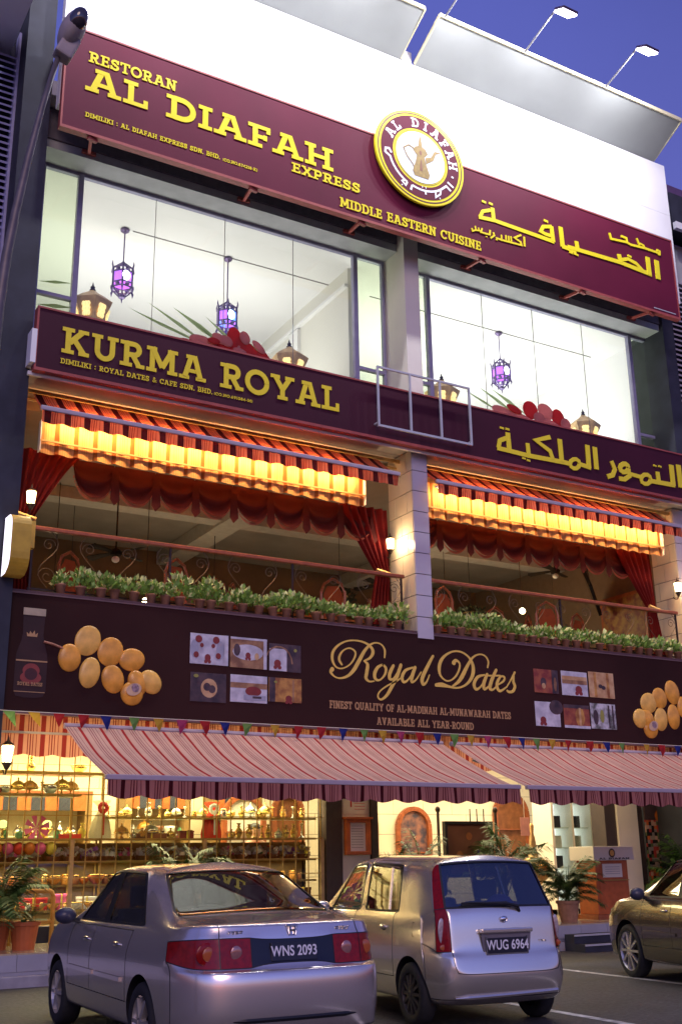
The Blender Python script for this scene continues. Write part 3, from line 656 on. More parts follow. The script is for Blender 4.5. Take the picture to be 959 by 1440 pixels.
b = MB(); b.tube([(4.20,15.49,4.60),(4.33,15.49,4.575),(4.50,15.49,4.52)], .018, 6); b.build('printed_stalk', mat('stalk', (.35,.14,.08), .6), s3)
bt = MB()
prof = [(4.035,0)]
def half(pts, mbb, y, mi=0, cx=4.04):
    mbb.poly([(cx+a,y,z) for a, z in pts]+[(cx-a,y,z) for a, z in reversed(pts)], mi)
bt = MB(); half([(.16,5.03),(.155,4.96),(.145,4.7),(.16,4.6),(.215,4.42),(.225,4.32),(.225,3.90),(.19,3.82),(.08,3.80)], bt, 15.4975, 0, 4.045); bt.build('printed_bottle', mat('bottle_brown', (.030,.008,.008), .7, var=.3, nscale=3), s3)
bt = MB(); bt.box(3.885,4.205,15.492,15.497,4.965,5.07); bt.build('printed_cap', mat('cap_gold', (.42,.34,.22), .4), s3, bevel=.004)
bt = MB(); bt.box(3.83,4.27,15.4945,15.497,4.305,4.325).box(3.83,4.26,15.4945,15.497,3.875,3.885)
bt.poly([(3.96,15.495,4.66),(3.95,15.495,4.72),(3.985,15.495,4.69),(4.0,15.495,4.74),(4.03,15.495,4.70),(4.06,15.495,4.75),(4.075,15.495,4.69),(4.11,15.495,4.72),(4.10,15.495,4.66)]); bt.build('printed_crown', GOLDD, s3)
bt = MB(); bt.disc(4.05,15.4955,4.18,.12,.1).disc(4.05,15.4950,4.08,.15,.09); bt.build('printed_emblem', mat('emblem_red', (.25,.04,.03), .5), s3)
bt = MB(); bt.disc(4.05,15.4944,4.13,.09,.085); bt.build('printed_emblem', mat('emblem_dark', (.06,.012,.012), .5), s3)
slab_text('ROYAL DATES', 3.87, 3.965, 4.22, .05, 15.4945, 'lettering', GOLDD, s3, .001, 'tiny label lettering')
# printed photographs, six to a set
def grad(nm, c0, c1, ax='Z', k=1.6, nz=.3):
    m = bpy.data.materials.new(nm); m.use_nodes = True; t = m.node_tree; b = t.nodes['Principled BSDF']; b.inputs['Roughness'].default_value = .45
    tc = t.nodes.new('ShaderNodeTexCoord'); n = t.nodes.new('ShaderNodeTexVoronoi'); n.inputs['Scale'].default_value = 9
    n2 = t.nodes.new('ShaderNodeTexNoise'); n2.inputs['Scale'].default_value = 6; n2.inputs['Detail'].default_value = 4
    t.links.new(tc.outputs['Object'], n2.inputs['Vector']); t.links.new(tc.outputs['Object'], n.inputs['Vector'])
    rp = t.nodes.new('ShaderNodeValToRGB'); rp.color_ramp.elements[0].position = .38; rp.color_ramp.elements[1].position = .62
    rp.color_ramp.elements[0].color = tuple(c0)+(1,); rp.color_ramp.elements[1].color = tuple(c1)+(1,)
    t.links.new(n2.outputs[0], rp.inputs[0]); t.links.new(rp.outputs[0], b.inputs['Base Color']); return m
P_W = grad('print_white', (.42,.40,.46), (.62,.60,.66)); P_B = grad('print_brown', (.20,.09,.04), (.40,.22,.10)); P_D = grad('print_dark', (.035,.02,.025), (.09,.05,.05))
P_O = grad('print_amber', (.24,.08,.02), (.55,.28,.06)); P_R = grad('print_red', (.20,.03,.02), (.36,.10,.04)); P_T = grad('print_tan', (.45,.24,.10), (.62,.40,.20)); P_M = grad('print_mixed', (.10,.10,.08), (.60,.58,.62))
RDT = mat('print_date_red', (.22,.03,.025), .5); GRN = mat('print_olive', (.30,.28,.06), .5); SILV = mat('print_silver', (.34,.34,.42), .5)
def photo(x0, x1, z0, z1, bgm, deco, lab):
    y = 15.4975; b = MB(); b.box(x0,x1,y-.006,y,z0,z1); o = b.build('printed_photo', bgm, s3, label=lab, bevel=.004)
    w, h = x1-x0, z1-z0; q = .0012
    for i, (mm, kind, u, v, a, c) in enumerate(deco):
        b = MB(); yy = y-.0075-q*i; cx, cz = x0+u*w, z0+v*h
        if kind == 'e': b.disc(cx, yy, cz, a*w, c*h, 18)
        elif kind == 'b': b.box(cx-a*w, cx+a*w, yy-.0005, yy+.0005, cz-c*h, cz+c*h)
        elif kind == 'r': ribbon(b, [(cx+a*w*math.cos(t), cz+c*h*math.sin(t), .025) for t in [i2*math.pi/9 for i2 in range(10)]], yy)
        elif kind == 'd': b.disc(cx, yy, cz+.02, a*w, c*h, 12).disc(cx-a*w*.6, yy-.0004, cz-c*h*.7, a*w*.55, c*h*.5, 10).disc(cx+a*w*.6, yy-.0004, cz-c*h*.7, a*w*.55, c*h*.5, 10)
        b.build('printed_shape', mm, o)
photo(6.43,7.06,4.46,4.93,P_W,[(SILV,'e',.12,.5,.11,.3),(SILV,'e',.80,.5,.11,.3),(RDT,'e',.22,.82,.09,.12),(RDT,'e',.68,.82,.09,.12),(RDT,'e',.16,.3,.07,.1),(RDT,'e',.74,.3,.07,.1),(RDT,'d',.46,.18,.08,.12),(RDT,'e',.30,.62,.05,.07),(RDT,'e',.60,.62,.05,.07),(P_W,'b',.95,.5,.05,.5)], 'white tile with silver and red date pattern')
photo(7.10,7.73,4.45,4.93,P_B,[(WHITEP if 0 else P_W,'e',.48,.52,.42,.26),(P_D,'e',.18,.58,.09,.2),(RDT,'d',.48,.38,.07,.1),(P_T,'e',.72,.40,.06,.12),(P_W,'b',.95,.5,.045,.5),(P_W,'b',.5,.96,.5,.035)], 'brown desert scene')
photo(7.77,8.34,4.44,4.88,P_D,[(P_W,'b',.28,.42,.27,.40),(P_B,'r',.30,.30,.42,.60),(RDT,'d',.26,.24,.11,.14),(GRN,'e',.82,.80,.05,.06)], 'dark round tray scene')
photo(6.45,7.04,3.89,4.33,P_D,[(P_T,'e',.52,.48,.23,.33),(P_D,'e',.46,.52,.10,.14),(P_D,'e',.60,.45,.10,.14),(GRN,'e',.15,.88,.07,.06)], 'dark picture of a bowl')
photo(7.11,7.74,3.92,4.34,P_W,[(P_B,'b',.5,.62,.5,.10),(RDT,'e',.62,.42,.22,.18),(P_W,'e',.2,.2,.15,.18),(SILV,'b',.66,.18,.3,.09),(P_D,'b',.72,.2,.12,.04)], 'pale landscape picture')
photo(7.77,8.35,3.96,4.34,P_O,[(P_D,'b',.1,.5,.09,.5),(P_B,'b',.74,.5,.03,.44),(RDT,'d',.60,.10,.10,.14),(GRN,'e',.2,.82,.05,.05)], 'amber sunset picture')
photo(13.13,13.70,4.43,4.86,P_R,[(P_D,'e',.38,.45,.12,.2),(P_T,'e',.38,.30,.08,.12),(P_D,'b',.86,.5,.13,.5),(P_B,'e',.86,.4,.06,.3)], 'red picture with lantern')
photo(13.78,14.41,4.42,4.87,P_W,[(P_T,'b',.5,.70,.48,.10),(P_B,'b',.5,.56,.48,.08),(RDT,'d',.64,.22,.13,.16)], 'white dune picture')
photo(14.45,15.08,4.42,4.90,P_T,[(P_O,'b',.25,.5,.05,.48),(P_O,'b',.75,.5,.05,.48),(P_T,'e',.5,.45,.20,.2),(P_D,'e',.44,.45,.08,.08),(P_D,'e',.56,.40,.08,.08)], 'tan patterned picture')
photo(13.11,13.69,3.83,4.27,P_W,[(P_D,'e',.85,.80,.28,.3),(RDT,'d',.30,.20,.12,.15)], 'white picture with dark corner')
photo(13.78,14.40,3.83,4.24,P_R,[(P_O,'e',.62,.5,.18,.44),(P_D,'b',.5,.95,.5,.08),(P_W,'b',.5,.05,.5,.06),(P_T,'b',.62,.5,.04,.4)], 'red fiery picture')
photo(14.43,15.06,3.84,4.31,P_M,[(P_D,'e',.2,.45,.1,.3),(GRN,'e',.45,.5,.08,.26),(P_D,'b',.72,.5,.03,.45),(P_D,'b',.88,.5,.03,.45)], 'black and white patterned picture')
# round emblem
lg = thing('round_emblem', 'round maroon and yellow emblem with a coffee pot, fixed over the top sign board', 'emblem', (10.61,14.80,14.42))
def ringm(r0, r1, y, m, nm, lab=None, n=64):
    b = MB()
    for i in range(n):
        a0, a1 = 2*math.pi*i/n, 2*math.pi*(i+1)/n
        b.quad(*[(r*math.cos(a), y, r*math.sin(a)) for r, a in ((r0,a0),(r1,a0),(r1,a1),(r0,a1))])
    o = b.build(nm, m, lg)
    if lab: o['label'] = lab
RL = 1.02
MB().lathe([(RL,0),(RL,.05)], 64, (0,0,0), 0, 'Y').build('rim', YEL, lg)
b = MB(); b.disc(0,-.002,0,RL*.99,RL*.99,64); b.build('disc', YEL, lg)
ringm(.945,.972, -.0055, mat('emblem_line', (.10,.02,.02), .4), 'ring')
ringm(.63, .90, -.006, SIGN1, 'ring', 'maroon ring'); ringm(.585,.595,-.0062, mat('emblem_line2', (.2,.13,.02), .4), 'ring')
b = MB(); b.disc(0,-.008,0,.56,.56,48); b.build('centre', mat('emblem_white', (.66,.70,.72), .5, var=.05), lg)
def ring_text(s, a_mid, r, h, da, m):
    b = MB(); n = 0
    for i, c in enumerate(s):
        a = R(a_mid-(i-(len(s)-1)/2)*da); w, sts = G[c]; k = h*.9
        for t_, P in sts:
            ribbon(b, [(math.cos(a)*(r+(p[1]-.5)*h)+math.sin(a)*(p[0]-w/2)*k, math.sin(a)*(r+(p[1]-.5)*h)-math.cos(a)*(p[0]-w/2)*k, .18*h) for p in P], -.008, .0005*(n % 6)); n += 1
    b.build('lettering', m, lg, label='white ring lettering')
WL = mat('emblem_lettering', (.85,.85,.88), .5, var=0)
ring_text('AL DIAFAH', 79, .765, .20, 18.5, WL)
b = MB()
def rb(pts, w, n=0): ribbon(b, [(math.cos(R(a))*r, math.sin(R(a))*r, w) for a, r in pts], -.008, .0005*n)
rb([(195+i*8, .73) for i in range(0,7)], .045, 1); rb([(196,.73),(190,.82),(184,.80),(183,.72),(190,.68)], .045, 2); rb([(243,.73),(243,.82),(236,.80),(238,.73)], .04, 3)
rb([(252,.84),(252,.72)], .045, 4); rb([(252+i*7,.72) for i in range(0,9)], .045, 5); rb([(276,.72),(276,.80)], .04, 6); rb([(296,.72),(292,.84),(302,.80),(306,.74)], .04, 7); rb([(308,.72),(322,.73),(322,.86)], .045, 8); rb([(330,.70),(330,.86)], .045, 9)
rb([(270,.65),(271.5,.65)], .04, 10); rb([(277,.65),(278.5,.65)], .04, 11); rb([(238,.88),(239.5,.88)], .035, 12); rb([(297,.88),(298.5,.88)], .035, 13); rb([(343,.76),(346,.76)], .05, 14)
b.build('lettering', WL, lg, label='white Arabic ring lettering')
GD = mat('emblem_gold', (.30,.20,.04), .45, var=.3, nscale=12)
K_ = 1.22
b = MB()
b.poly([(x*K_,-.012,z*K_) for x, z in [(-.13,-.36),(.13,-.36),(.16,-.28),(.10,-.10),(.07,.02),(.14,.10),(.10,.17),(.04,.20),(.012,.38),(-.012,.38),(-.04,.20),(-.10,.17),(-.14,.10),(-.07,.02),(-.10,-.10),(-.16,-.28)]])
b.poly([(x*K_,-.0125,z*K_) for x, z in [(.09,.02),(.20,.07),(.27,.20),(.40,.21),(.30,.16),(.24,.02),(.10,-.09)]])
b.build('coffee_pot', GD, lg)
b = MB(); ribbon(b, [(x*K_,z*K_,w) for x, z, w in [(-.10,.12,.025),(-.22,.16,.025),(-.32,.08,.025),(-.26,-.05,.025),(-.16,-.16,.025),(-.12,-.24,.02)]], -.0135); b.build('handle', GD, lg)
b = MB(); b.poly([(x,-.014,z) for x, z in [(-.03,-.30),(.03,-.30),(.015,-.10),(0,-.04),(-.015,-.10)]]).disc(0,-.014,.10,.03,.05); b.build('motif', mat('motif_brown', (.20,.07,.03), .5), lg)
# small empty white frame on the lower sign
wf = thing('metal_frame', 'small empty white metal frame bolted over the middle of the lower sign board', 'frame', (0,0,0))
b = MB(); yy = 15.05
for x in (9.66,10.34,11.0,11.66): b.bar((x,yy,8.8),(x,yy,9.92),.035).build; 
b.bar((9.645,yy+.002,8.8),(11.675,yy+.002,8.8),.04); b.bar((9.645,yy+.002,9.92),(11.675,yy+.002,9.92),.034)
b.build('bars', STEEL, wf)
b = MB(); b.bar((9.66,yy,8.86),(9.66,15.18,8.86),.03); b.bar((11.66,yy,8.86),(11.66,15.18,8.86),.03); b.build('stand_off', STEEL, wf)
# floodlights on poles
def flood(x, lab):
    t = thing('floodlight', lab, 'floodlight', (x,14.29,17.50), 0, 'floodlights on poles above the parapet')
    MB().tube([(0,0,-.02),(0,-1.0,.28)], .020, 8).build('pole', bpy.data.materials.get('pole_grey') or mat('pole_grey', (.22,.22,.24), .5), t)
    h = MB(); h.box(-.19,.19,-.30,.02,.012,.07); ho = h.build('housing', mat('flood_housing', (.10,.07,.13), .4), t, bevel=.02)
    ho.location = (.16,-.98,.26); ho.rotation_euler = (R(30),0,0)
    l = MB(); l.box(-.175,.175,-.285,.005,-.022,.012); lo = l.build('lens', HOTW, ho); lo.location = (0,0,-.004)
    a = area('floodlight_lamp', (x+.16,14.29-1.10,17.63), (R(30),0,0), .3, .2, 165, (.95,.93,1)); a.data.spread = R(170)
    return t
fl = ['outermost left floodlight, out over the left canopy', 'floodlight on its pole over the left canopy, second', 'floodlight on its pole above the gap side of the left canopy', 'floodlight whose pole rises at the left end of the right canopy', 'floodlight above the middle of the right canopy', 'floodlight nearest the right end of the right canopy']
for x, l in zip((4.2,6.4,8.6,10.98,13.0,15.23), fl): flood(x, l)

# ================================================================== AWNINGS
AW = striped('awning_stripe', (.58,.38,.29), (.38,.022,.022), (.32,.13,.12), .315, 'X', .12, ww=.13)
AWV = striped('valance_stripe', (.36,.14,.12), (.05,.004,.006), (.11,.018,.02), .315, 'X', .1, ww=.17)
AWU = striped('upper_stripe', (.50,.14,.08), (.045,.004,.006), (.22,.03,.02), .30, 'X', .35, ww=.34)
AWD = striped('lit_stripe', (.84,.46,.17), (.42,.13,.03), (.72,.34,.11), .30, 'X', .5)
AWI = striped('inner_stripe', (.60,.28,.20), (.26,.03,.03), (.22,.03,.03), .315, 'X', .45)
LAV = mat('awning_bar', (.40,.33,.38), .4, var=.05)
def wavy(x0, x1, y, z0, z1, per, amp, scal, nz=5, ph=0, step=.025, lean=0):
    """hanging cloth with soft folds and a scalloped lower edge"""
    b = MB(); n = int((x1-x0)/step); 
    for i in range(n+1):
        x = x0+(x1-x0)*i/n
        for j in range(nz+1):
            t = j/nz; sc = scal*abs(math.sin(math.pi*(x-x0)/per+ph))
            z = z1+(z0-z1)*t + (scal-sc)*t*.0 + (-sc)*t
            yy = y-amp*t*(math.sin(2*math.pi*(x-x0)/per*1.0+.6*math.sin(x*1.7))+.35*math.sin(x*9.1))-lean*t
            b.v.append((x, yy, z))
    for i in range(n):
        for j in range(nz):
            a = i*(nz+1)+j; b.f.append((a, a+1, a+nz+2, a+nz+1)); b.m.append(0)
    return b
def lower_awning(x0, x1, lab):
    t = thing('shop_awning', lab, 'awning', (0,0,0), 0, 'red and white striped shop awnings')
    b = MB(); nx, ny = 60, 10
    for i in range(nx+1):
        for j in range(ny+1):
            u = j/ny; y = 15.46+(13.52-15.46)*u; z = 3.44+(2.60-3.44)*u-(.05+.035*abs(math.sin(math.pi*i/nx*2)))*math.sin(math.pi*u)+.010*math.sin(i*1.3+u*2)*math.sin(math.pi*u)+.006*math.sin(i*.37+u*9)
            b.v.append((x0+(x1-x0)*i/nx, y, z))
    for i in range(nx):
        for j in range(ny):
            a = i*(ny+1)+j; b.f.append((a, a+ny+1, a+ny+2, a+1)); b.m.append(0)
    b.build('fabric', AW, t, smooth=True)
    MB().box(x0-.02,x1+.02,13.46,13.54,2.565,2.63).build('front_bar', LAV, t, bevel=.01)
    wavy(x0,x1,13.47,2.38,2.57,.42,.022,.045,5).build('valance', AWV, t, smooth=True)
    for x in (x0+.5, x1-.5, (x0+x1)/2):
        b = MB(); b.bar((x,15.5,3.18),(x+.55,14.5,2.80),.04); b.bar((x+.55,14.5,2.80),(x,13.56,2.55),.04); b.build('folding_arm', STEEL, t)
    MB().tube([(x0,15.44,3.43),(x1,15.44,3.43)], .04, 8).build('roller', LAV, t)
lower_awning(4.55, 11.0, 'faded red and white striped awning let down over the left shopfront')
lower_awning(11.17, 17.75, 'faded red and white striped awning let down over the right shopfront')
iv = thing('inner_awning', 'short striped inner awning behind the big shop awnings, showing at the left corner', 'awning', (0,0,0))
wavy(3.76,17.7,16.1,3.09,3.66,.42,.015,.035,6).build('fabric', AWI, iv, smooth=True)
MB().box(3.72,4.9,16.03,16.06,3.37,3.40).build('bar', CREAM, iv)
def upper_awning(x0, x1, d0, d1, lab, lab2):
    t = thing('balcony_awning', lab, 'awning', (0,0,0), 0, 'striped awnings rolled in above the balcony')
    b = MB(); nx = 50
    for i in range(nx+1):
        x = x0+(x1-x0)*i/nx
        for j in range(4):
            u = j/3; b.v.append((x, 15.84+(15.22-15.84)*u, 8.50+(8.03-8.50)*u-.03*math.sin(math.pi*u)))
    for i in range(nx):
        for j in range(3):
            a = i*4+j; b.f.append((a, a+4, a+5, a+1)); b.m.append(0)
    b.build('fabric', AWU, t, smooth=True)
    MB().box(x0-.03,x1+.03,15.17,15.235,7.985,8.06).build('front_bar', LAV, t, bevel=.012)
    wavy(x0,x1,15.19,7.82,7.985,.30,.028,.035,5,.4).build('valance', AWU, t, smooth=True)
    p = thing('lit_pelmet', lab2, 'pelmet', (0,0,0), 0, 'lit cream pelmets under the balcony awnings')
    wavy(d0,d1,15.64,7.66,8.16,.30,.030,.0,4).build('cloth', AWD, p, smooth=True)
    wavy(d0,d1,15.63,7.50,7.66,.30,.022,.03,4,.4).build('scalloped_edge', AWD, p, smooth=True)
    MB().box(d0-.01,d1+.01,15.575,15.60,7.655,7.68).build('rail', mat('rail_amber', (.55,.33,.12), .5), p)
    MB().box(d0-.015,d0,15.58,15.7,7.5,8.0).box(d1,d1+.015,15.58,15.7,7.5,8.0).build('end_stay', CREAM, p)
    n = 4; L = (d1-d0-.2)/n
    for i in range(n):
        lt = thing('tube_light', f'warm fluorescent tube, {ordn(i)} from the left, behind the {"left" if x0 < 8 else "right"} balcony awning valance', 'light', (d0+.1+i*L, 15.42, 7.985), 0, 'tube lights behind the awning valances')
        MB().tube([(.05,0,0),(L-.08,0,0)], .014, 6).build('tube', TUBEL, lt)
        MB().box(.0,L-.03,-.03,.03,.017,.045).build('batten', WHITE, lt)
        a = area('tube_lamp', (d0+.1+i*L+L/2, 15.43, 7.96), (R(65),0,0), L-.1, .04, 36, (1,.58,.24)); 
        if i % 2: area('tube_lamp_up', (d0+.1+i*L, 15.55, 8.1), (R(180),0,0), 2.2, .04, 26, (1,.38,.10))
upper_awning(3.87, 10.13, 3.98, 9.68, 'red striped awning rolled in above the left balcony bay', 'pleated cream pelmet glowing under the left balcony awning')
upper_awning(10.97, 17.05, 10.99, 16.9, 'red striped awning rolled in above the right balcony bay', 'pleated cream pelmet glowing under the right balcony awning')
# velvet swags and curtains
def swag(x, w, lab, d=.63):
    t = thing('swag', lab, 'swag', (x, 16.15, 7.66), 0, 'dark red swags behind the pelmet')
    b = MB(); nx, nz = 16, 12
    for i in range(nx+1):
        u = i/nx*2-1; dep = .12+(d-.12)*math.sqrt(max(0, 1-u*u))
        for j in range(nz+1):
            v = j/nz; zz = -dep*v; yy = -.05*math.sqrt(max(0,1-u*u))*math.sin(v*math.pi*4.5)*v-.05*v
            b.v.append((u*w/2, yy, zz))
    for i in range(nx):
        for j in range(nz):
            a = i*(nz+1)+j; b.f.append((a, a+1, a+nz+2, a+nz+1)); b.m.append(0)
    b.build('cloth', VELV, t, smooth=True)
    b = MB()
    for i in range(nx):
        for q in (0,.5):
            u = (i+q)/nx*2-1; dep = .12+(d-.12)*math.sqrt(max(0, 1-u*u)); b.bar((u*w/2,-.05,-dep+.01),(u*w/2,-.05,-dep-.035),.012)
    b.build('fringe', mat('fringe_red', (.42,.10,.06), .8) if not bpy.data.materials.get('fringe_red') else bpy.data.materials['fringe_red'], t)['kind'] = 'stuff'
    b = MB(); b.poly([(w/2-.05,-.07,-.05),(w/2+.05,-.07,-.05),(w/2+.09,-.07,-d+.04),(w/2+.0,-.07,-d-.06),(w/2-.07,-.07,-d+.04)]); b.build('tail', VELV, t)
for i in range(8): swag(4.98+i*.69, .68, f'dark red velvet swag, {ordn(i)} from the left in the left balcony bay')
for i in range(8): swag(11.25+i*.70, .69, f'dark red velvet swag, {ordn(i)} from the left in the right balcony bay', .60)
def curtain(pts_top, knot, bottom, lab, y=16.0, n=44):
    t = thing('curtain', lab, 'curtain', (0,0,0), 0, 'tied back red curtains on the balcony')
    b = MB(); rows = 16
    (a0, a1, zt), (k0, k1, zk), (c0, c1, zb) = pts_top, knot, bottom
    for i in range(n+1):
        u = i/n
        for j in range(rows+1):
            v = j/rows*2
            if v <= 1: s = v**1.5; x0 = a0+(k0-a0)*v**1.2; x1 = a1+(k1-a1)*v**.8; z = zt+(zk-zt)*v
            else: s = 1; w_ = v-1; x0 = k0+(c0-k0)*w_; x1 = k1+(c1-k1)*w_; z = zk+(zb-zk)*w_
            x = x0+(x1-x0)*u
            fold = .045*math.sin(u*math.pi*11)*(1 if v < .5 else .7)
            b.v.append((x, y+fold, z-.25*(1-abs(v-1))*0))
    for i in range(n):
        for j in range(rows):
            a = i*(rows+1)+j; b.f.append((a, a+1, a+rows+2, a+rows+1)); b.m.append(0)
    b.build('cloth', VELVC, t, smooth=True)
    MB().tube([(k0-.02,y-.08,zk+.03),(k1+.02,y-.08,zk-.03)], .035, 6).build('tie', BRASSD, t)
VELVC = transl('red_curtain', (.13,.007,.006), .15)
curtain((3.80,4.75,7.66),(3.80,4.05,6.55),(3.80,4.1,5.3), 'red curtain gathered at the far left end of the balcony')
curtain((9.45,10.45,7.66),(10.18,10.48,6.45),(9.95,10.45,5.3), 'red curtain tied back left of the tiled pier', 16.1)
curtain((16.0,16.95,7.66),(16.75,17.0,6.45),(16.8,17.2,5.3), 'red curtain tied back near the right end of the balcony', 16.05)
# balustrades
def rail(x0, x1, lab):
    t = thing('balcony_railing', lab, 'railing', (0,0,0), 0, 'wooden topped wrought iron balcony railings')
    MB().box(x0,x1,15.70,15.79,6.30,6.365).build('handrail', WOODR, t, bevel=.012)
    MB().box(x0+.02,x1-.02,15.735,15.755,5.40,5.425).build('bottom_rail', IRON, t)
    n = max(2, int((x1-x0)/2.1))
    for i in range(n+1):
        x = x0+.05+(x1-x0-.1)*i/n; MB().box(x-.015,x+.015,15.73,15.76,5.2,6.30).build('post', IRON, t)
    IR2 = bpy.data.materials.get('scroll_iron') or mat('scroll_iron', (.16,.12,.08), .5, metal=.5)
    b = MB(); k = int((x1-x0)/.55)
    for i in range(k):
        cx = x0+.3+i*(x1-x0-.5)/(k-1)
        sgn = 1 if i % 2 else -1
        for (oz, r0, s) in ((5.62,.14,1),(6.10,.10,-1)):
            pts = [(cx+sgn*s*(r0*(1-q/26))*math.cos(q*.42), 15.745, oz+(r0*(1-q/26))*math.sin(q*.42)) for q in range(22)]
            b.tube(pts, .0065, 4)
        b.tube([(cx+sgn*.14*math.sin(q*.6), 15.745, 5.45+q*.085) for q in range(11)], .0065, 4)
    b.build('scrollwork', IR2, t)
rail(3.95, 10.53, 'left balcony railing with reddish wooden handrail')
rail(10.97, 17.25, 'right balcony railing with reddish wooden handrail')
# potted plants on the ledge
def foliage_mesh(seed, r=.17, h=.26, n=150, mats=None, up=.9):
    rd = random.Random(seed); b = MB()
    for i in range(n):
        a = rd.uniform(0, 6.283); rr = r*math.sqrt(rd.random())*1.0; z = .02+rd.random()*h*(1-.35*rr/r)
        L = rd.uniform(.06,.12); w = L*.30; tilt = rd.uniform(-.3, 1.2)*(.4+rr/r)
        d = Vector((math.cos(a)*math.sin(tilt), math.sin(a)*math.sin(tilt), math.cos(tilt)*up+.1)).normalized()
        sd = d.cross(Vector((rd.uniform(-1,1), rd.uniform(-1,1), rd.uniform(-.2,.2)))).normalized()*w
        p = Vector((math.cos(a)*rr, math.sin(a)*rr, z))
        mi = 1 if (z > h*.62 and rd.random() < .5) or rd.random() < .14 else 0
        mid = p+d*L*.5; b.v += [tuple(p), tuple(mid+sd), tuple(p+d*L), tuple(mid-sd)]; n_ = len(b.v)
        b.f.append((n_-4,n_-3,n_-2,n_-1)); b.m.append(mi)
    return b.mesh('foliage', mats or [LEAF, LEAFY])
potm = MB().lathe([(.055,0),(.075,.13),(.085,.135),(.085,.16),(.072,.16),(.070,.14),(.001,.14)], 14).mesh('pot', POT, True)
flm = [foliage_mesh(s, [.17,.19,.15,.18,.16,.2,.14][s], [.26,.22,.30,.24,.33,.2,.27][s], [150,130,120,170,140,110,160][s]) for s in range(7)]
def pot_row(xs, where):
    for i, x in enumerate(xs):
        t = thing('potted_plant', f'small leafy green potted plant on the {where} balcony ledge, {ordn(i)} from the left', 'potted plant', (x+random.uniform(-.045,.045), 15.60+random.uniform(-.02,.02), 5.327), random.uniform(0,6), 'potted plants along the balcony ledge')
        inst(potm, 'pot', t, rot=(R(random.uniform(-6,6)),0,0))
        s = random.uniform(.72,1.25); inst(random.choice(flm), 'foliage', t, (0,0,.12), (0,0,random.uniform(0,6)), (s,s,s*random.uniform(.85,1.1)))
pot_row([4.47+i*.263 for i in range(23)], 'left')
pot_row([11.12+i*.268 for i in range(25)], 'right')
# ================================================================== LANTERNS, SCONCES
def wall_lantern(loc, lab, power=22, s=1, rz=0):
    t = thing('wall_lantern', lab, 'lantern', loc, rz, 'brass and glass wall lanterns')
    MB().lathe([(.001,.30),(.012,.26),(.02,.22),(.10,.16),(.11,.15),(.09,.145)], 8).lathe([(.07,-.12),(.085,-.10),(.06,-.14),(.03,-.2),(.001,-.22)], 8).build('cap', IRON, t)
    MB().lathe([(.065,-.11),(.09,.14)], 8).build('glass', HOT, t)
    b = MB()
    for k in range(8):
        a = k*math.pi/4; b.bar((.068*math.cos(a),.068*math.sin(a),-.11),(.094*math.cos(a),.094*math.sin(a),.145),.008)
    b.build('cage', BRASSD, t)
    MB().tube([(0,0,-.2),(0,.04,-.27),(0,.12,-.26),(0,.19,-.2)], .012, 6).build('arm', IRON, t)
    t.scale = (s*.8,s*.8,s*.8)
    point('lantern_lamp', (loc[0]-.02, loc[1]-.14, loc[2]+.03), power, (1,.72,.38), .05)
wall_lantern((3.93,15.72,6.76), 'glowing lantern at the left end of the balcony', 16)
wall_lantern((3.86,15.70,3.02), 'glowing lantern on the left of the shop front beneath the banner', 26, 1.15)
wall_lantern((10.43,15.98,6.96), 'glowing lantern on the cream side of the tiled pier', 22)
wall_lantern((17.32,15.70,6.86), 'glowing lantern at the right end of the balcony', 22)
wall_lantern((11.16,16.2,7.0), 'glowing lantern partly hidden right behind the tiled pier', 10)
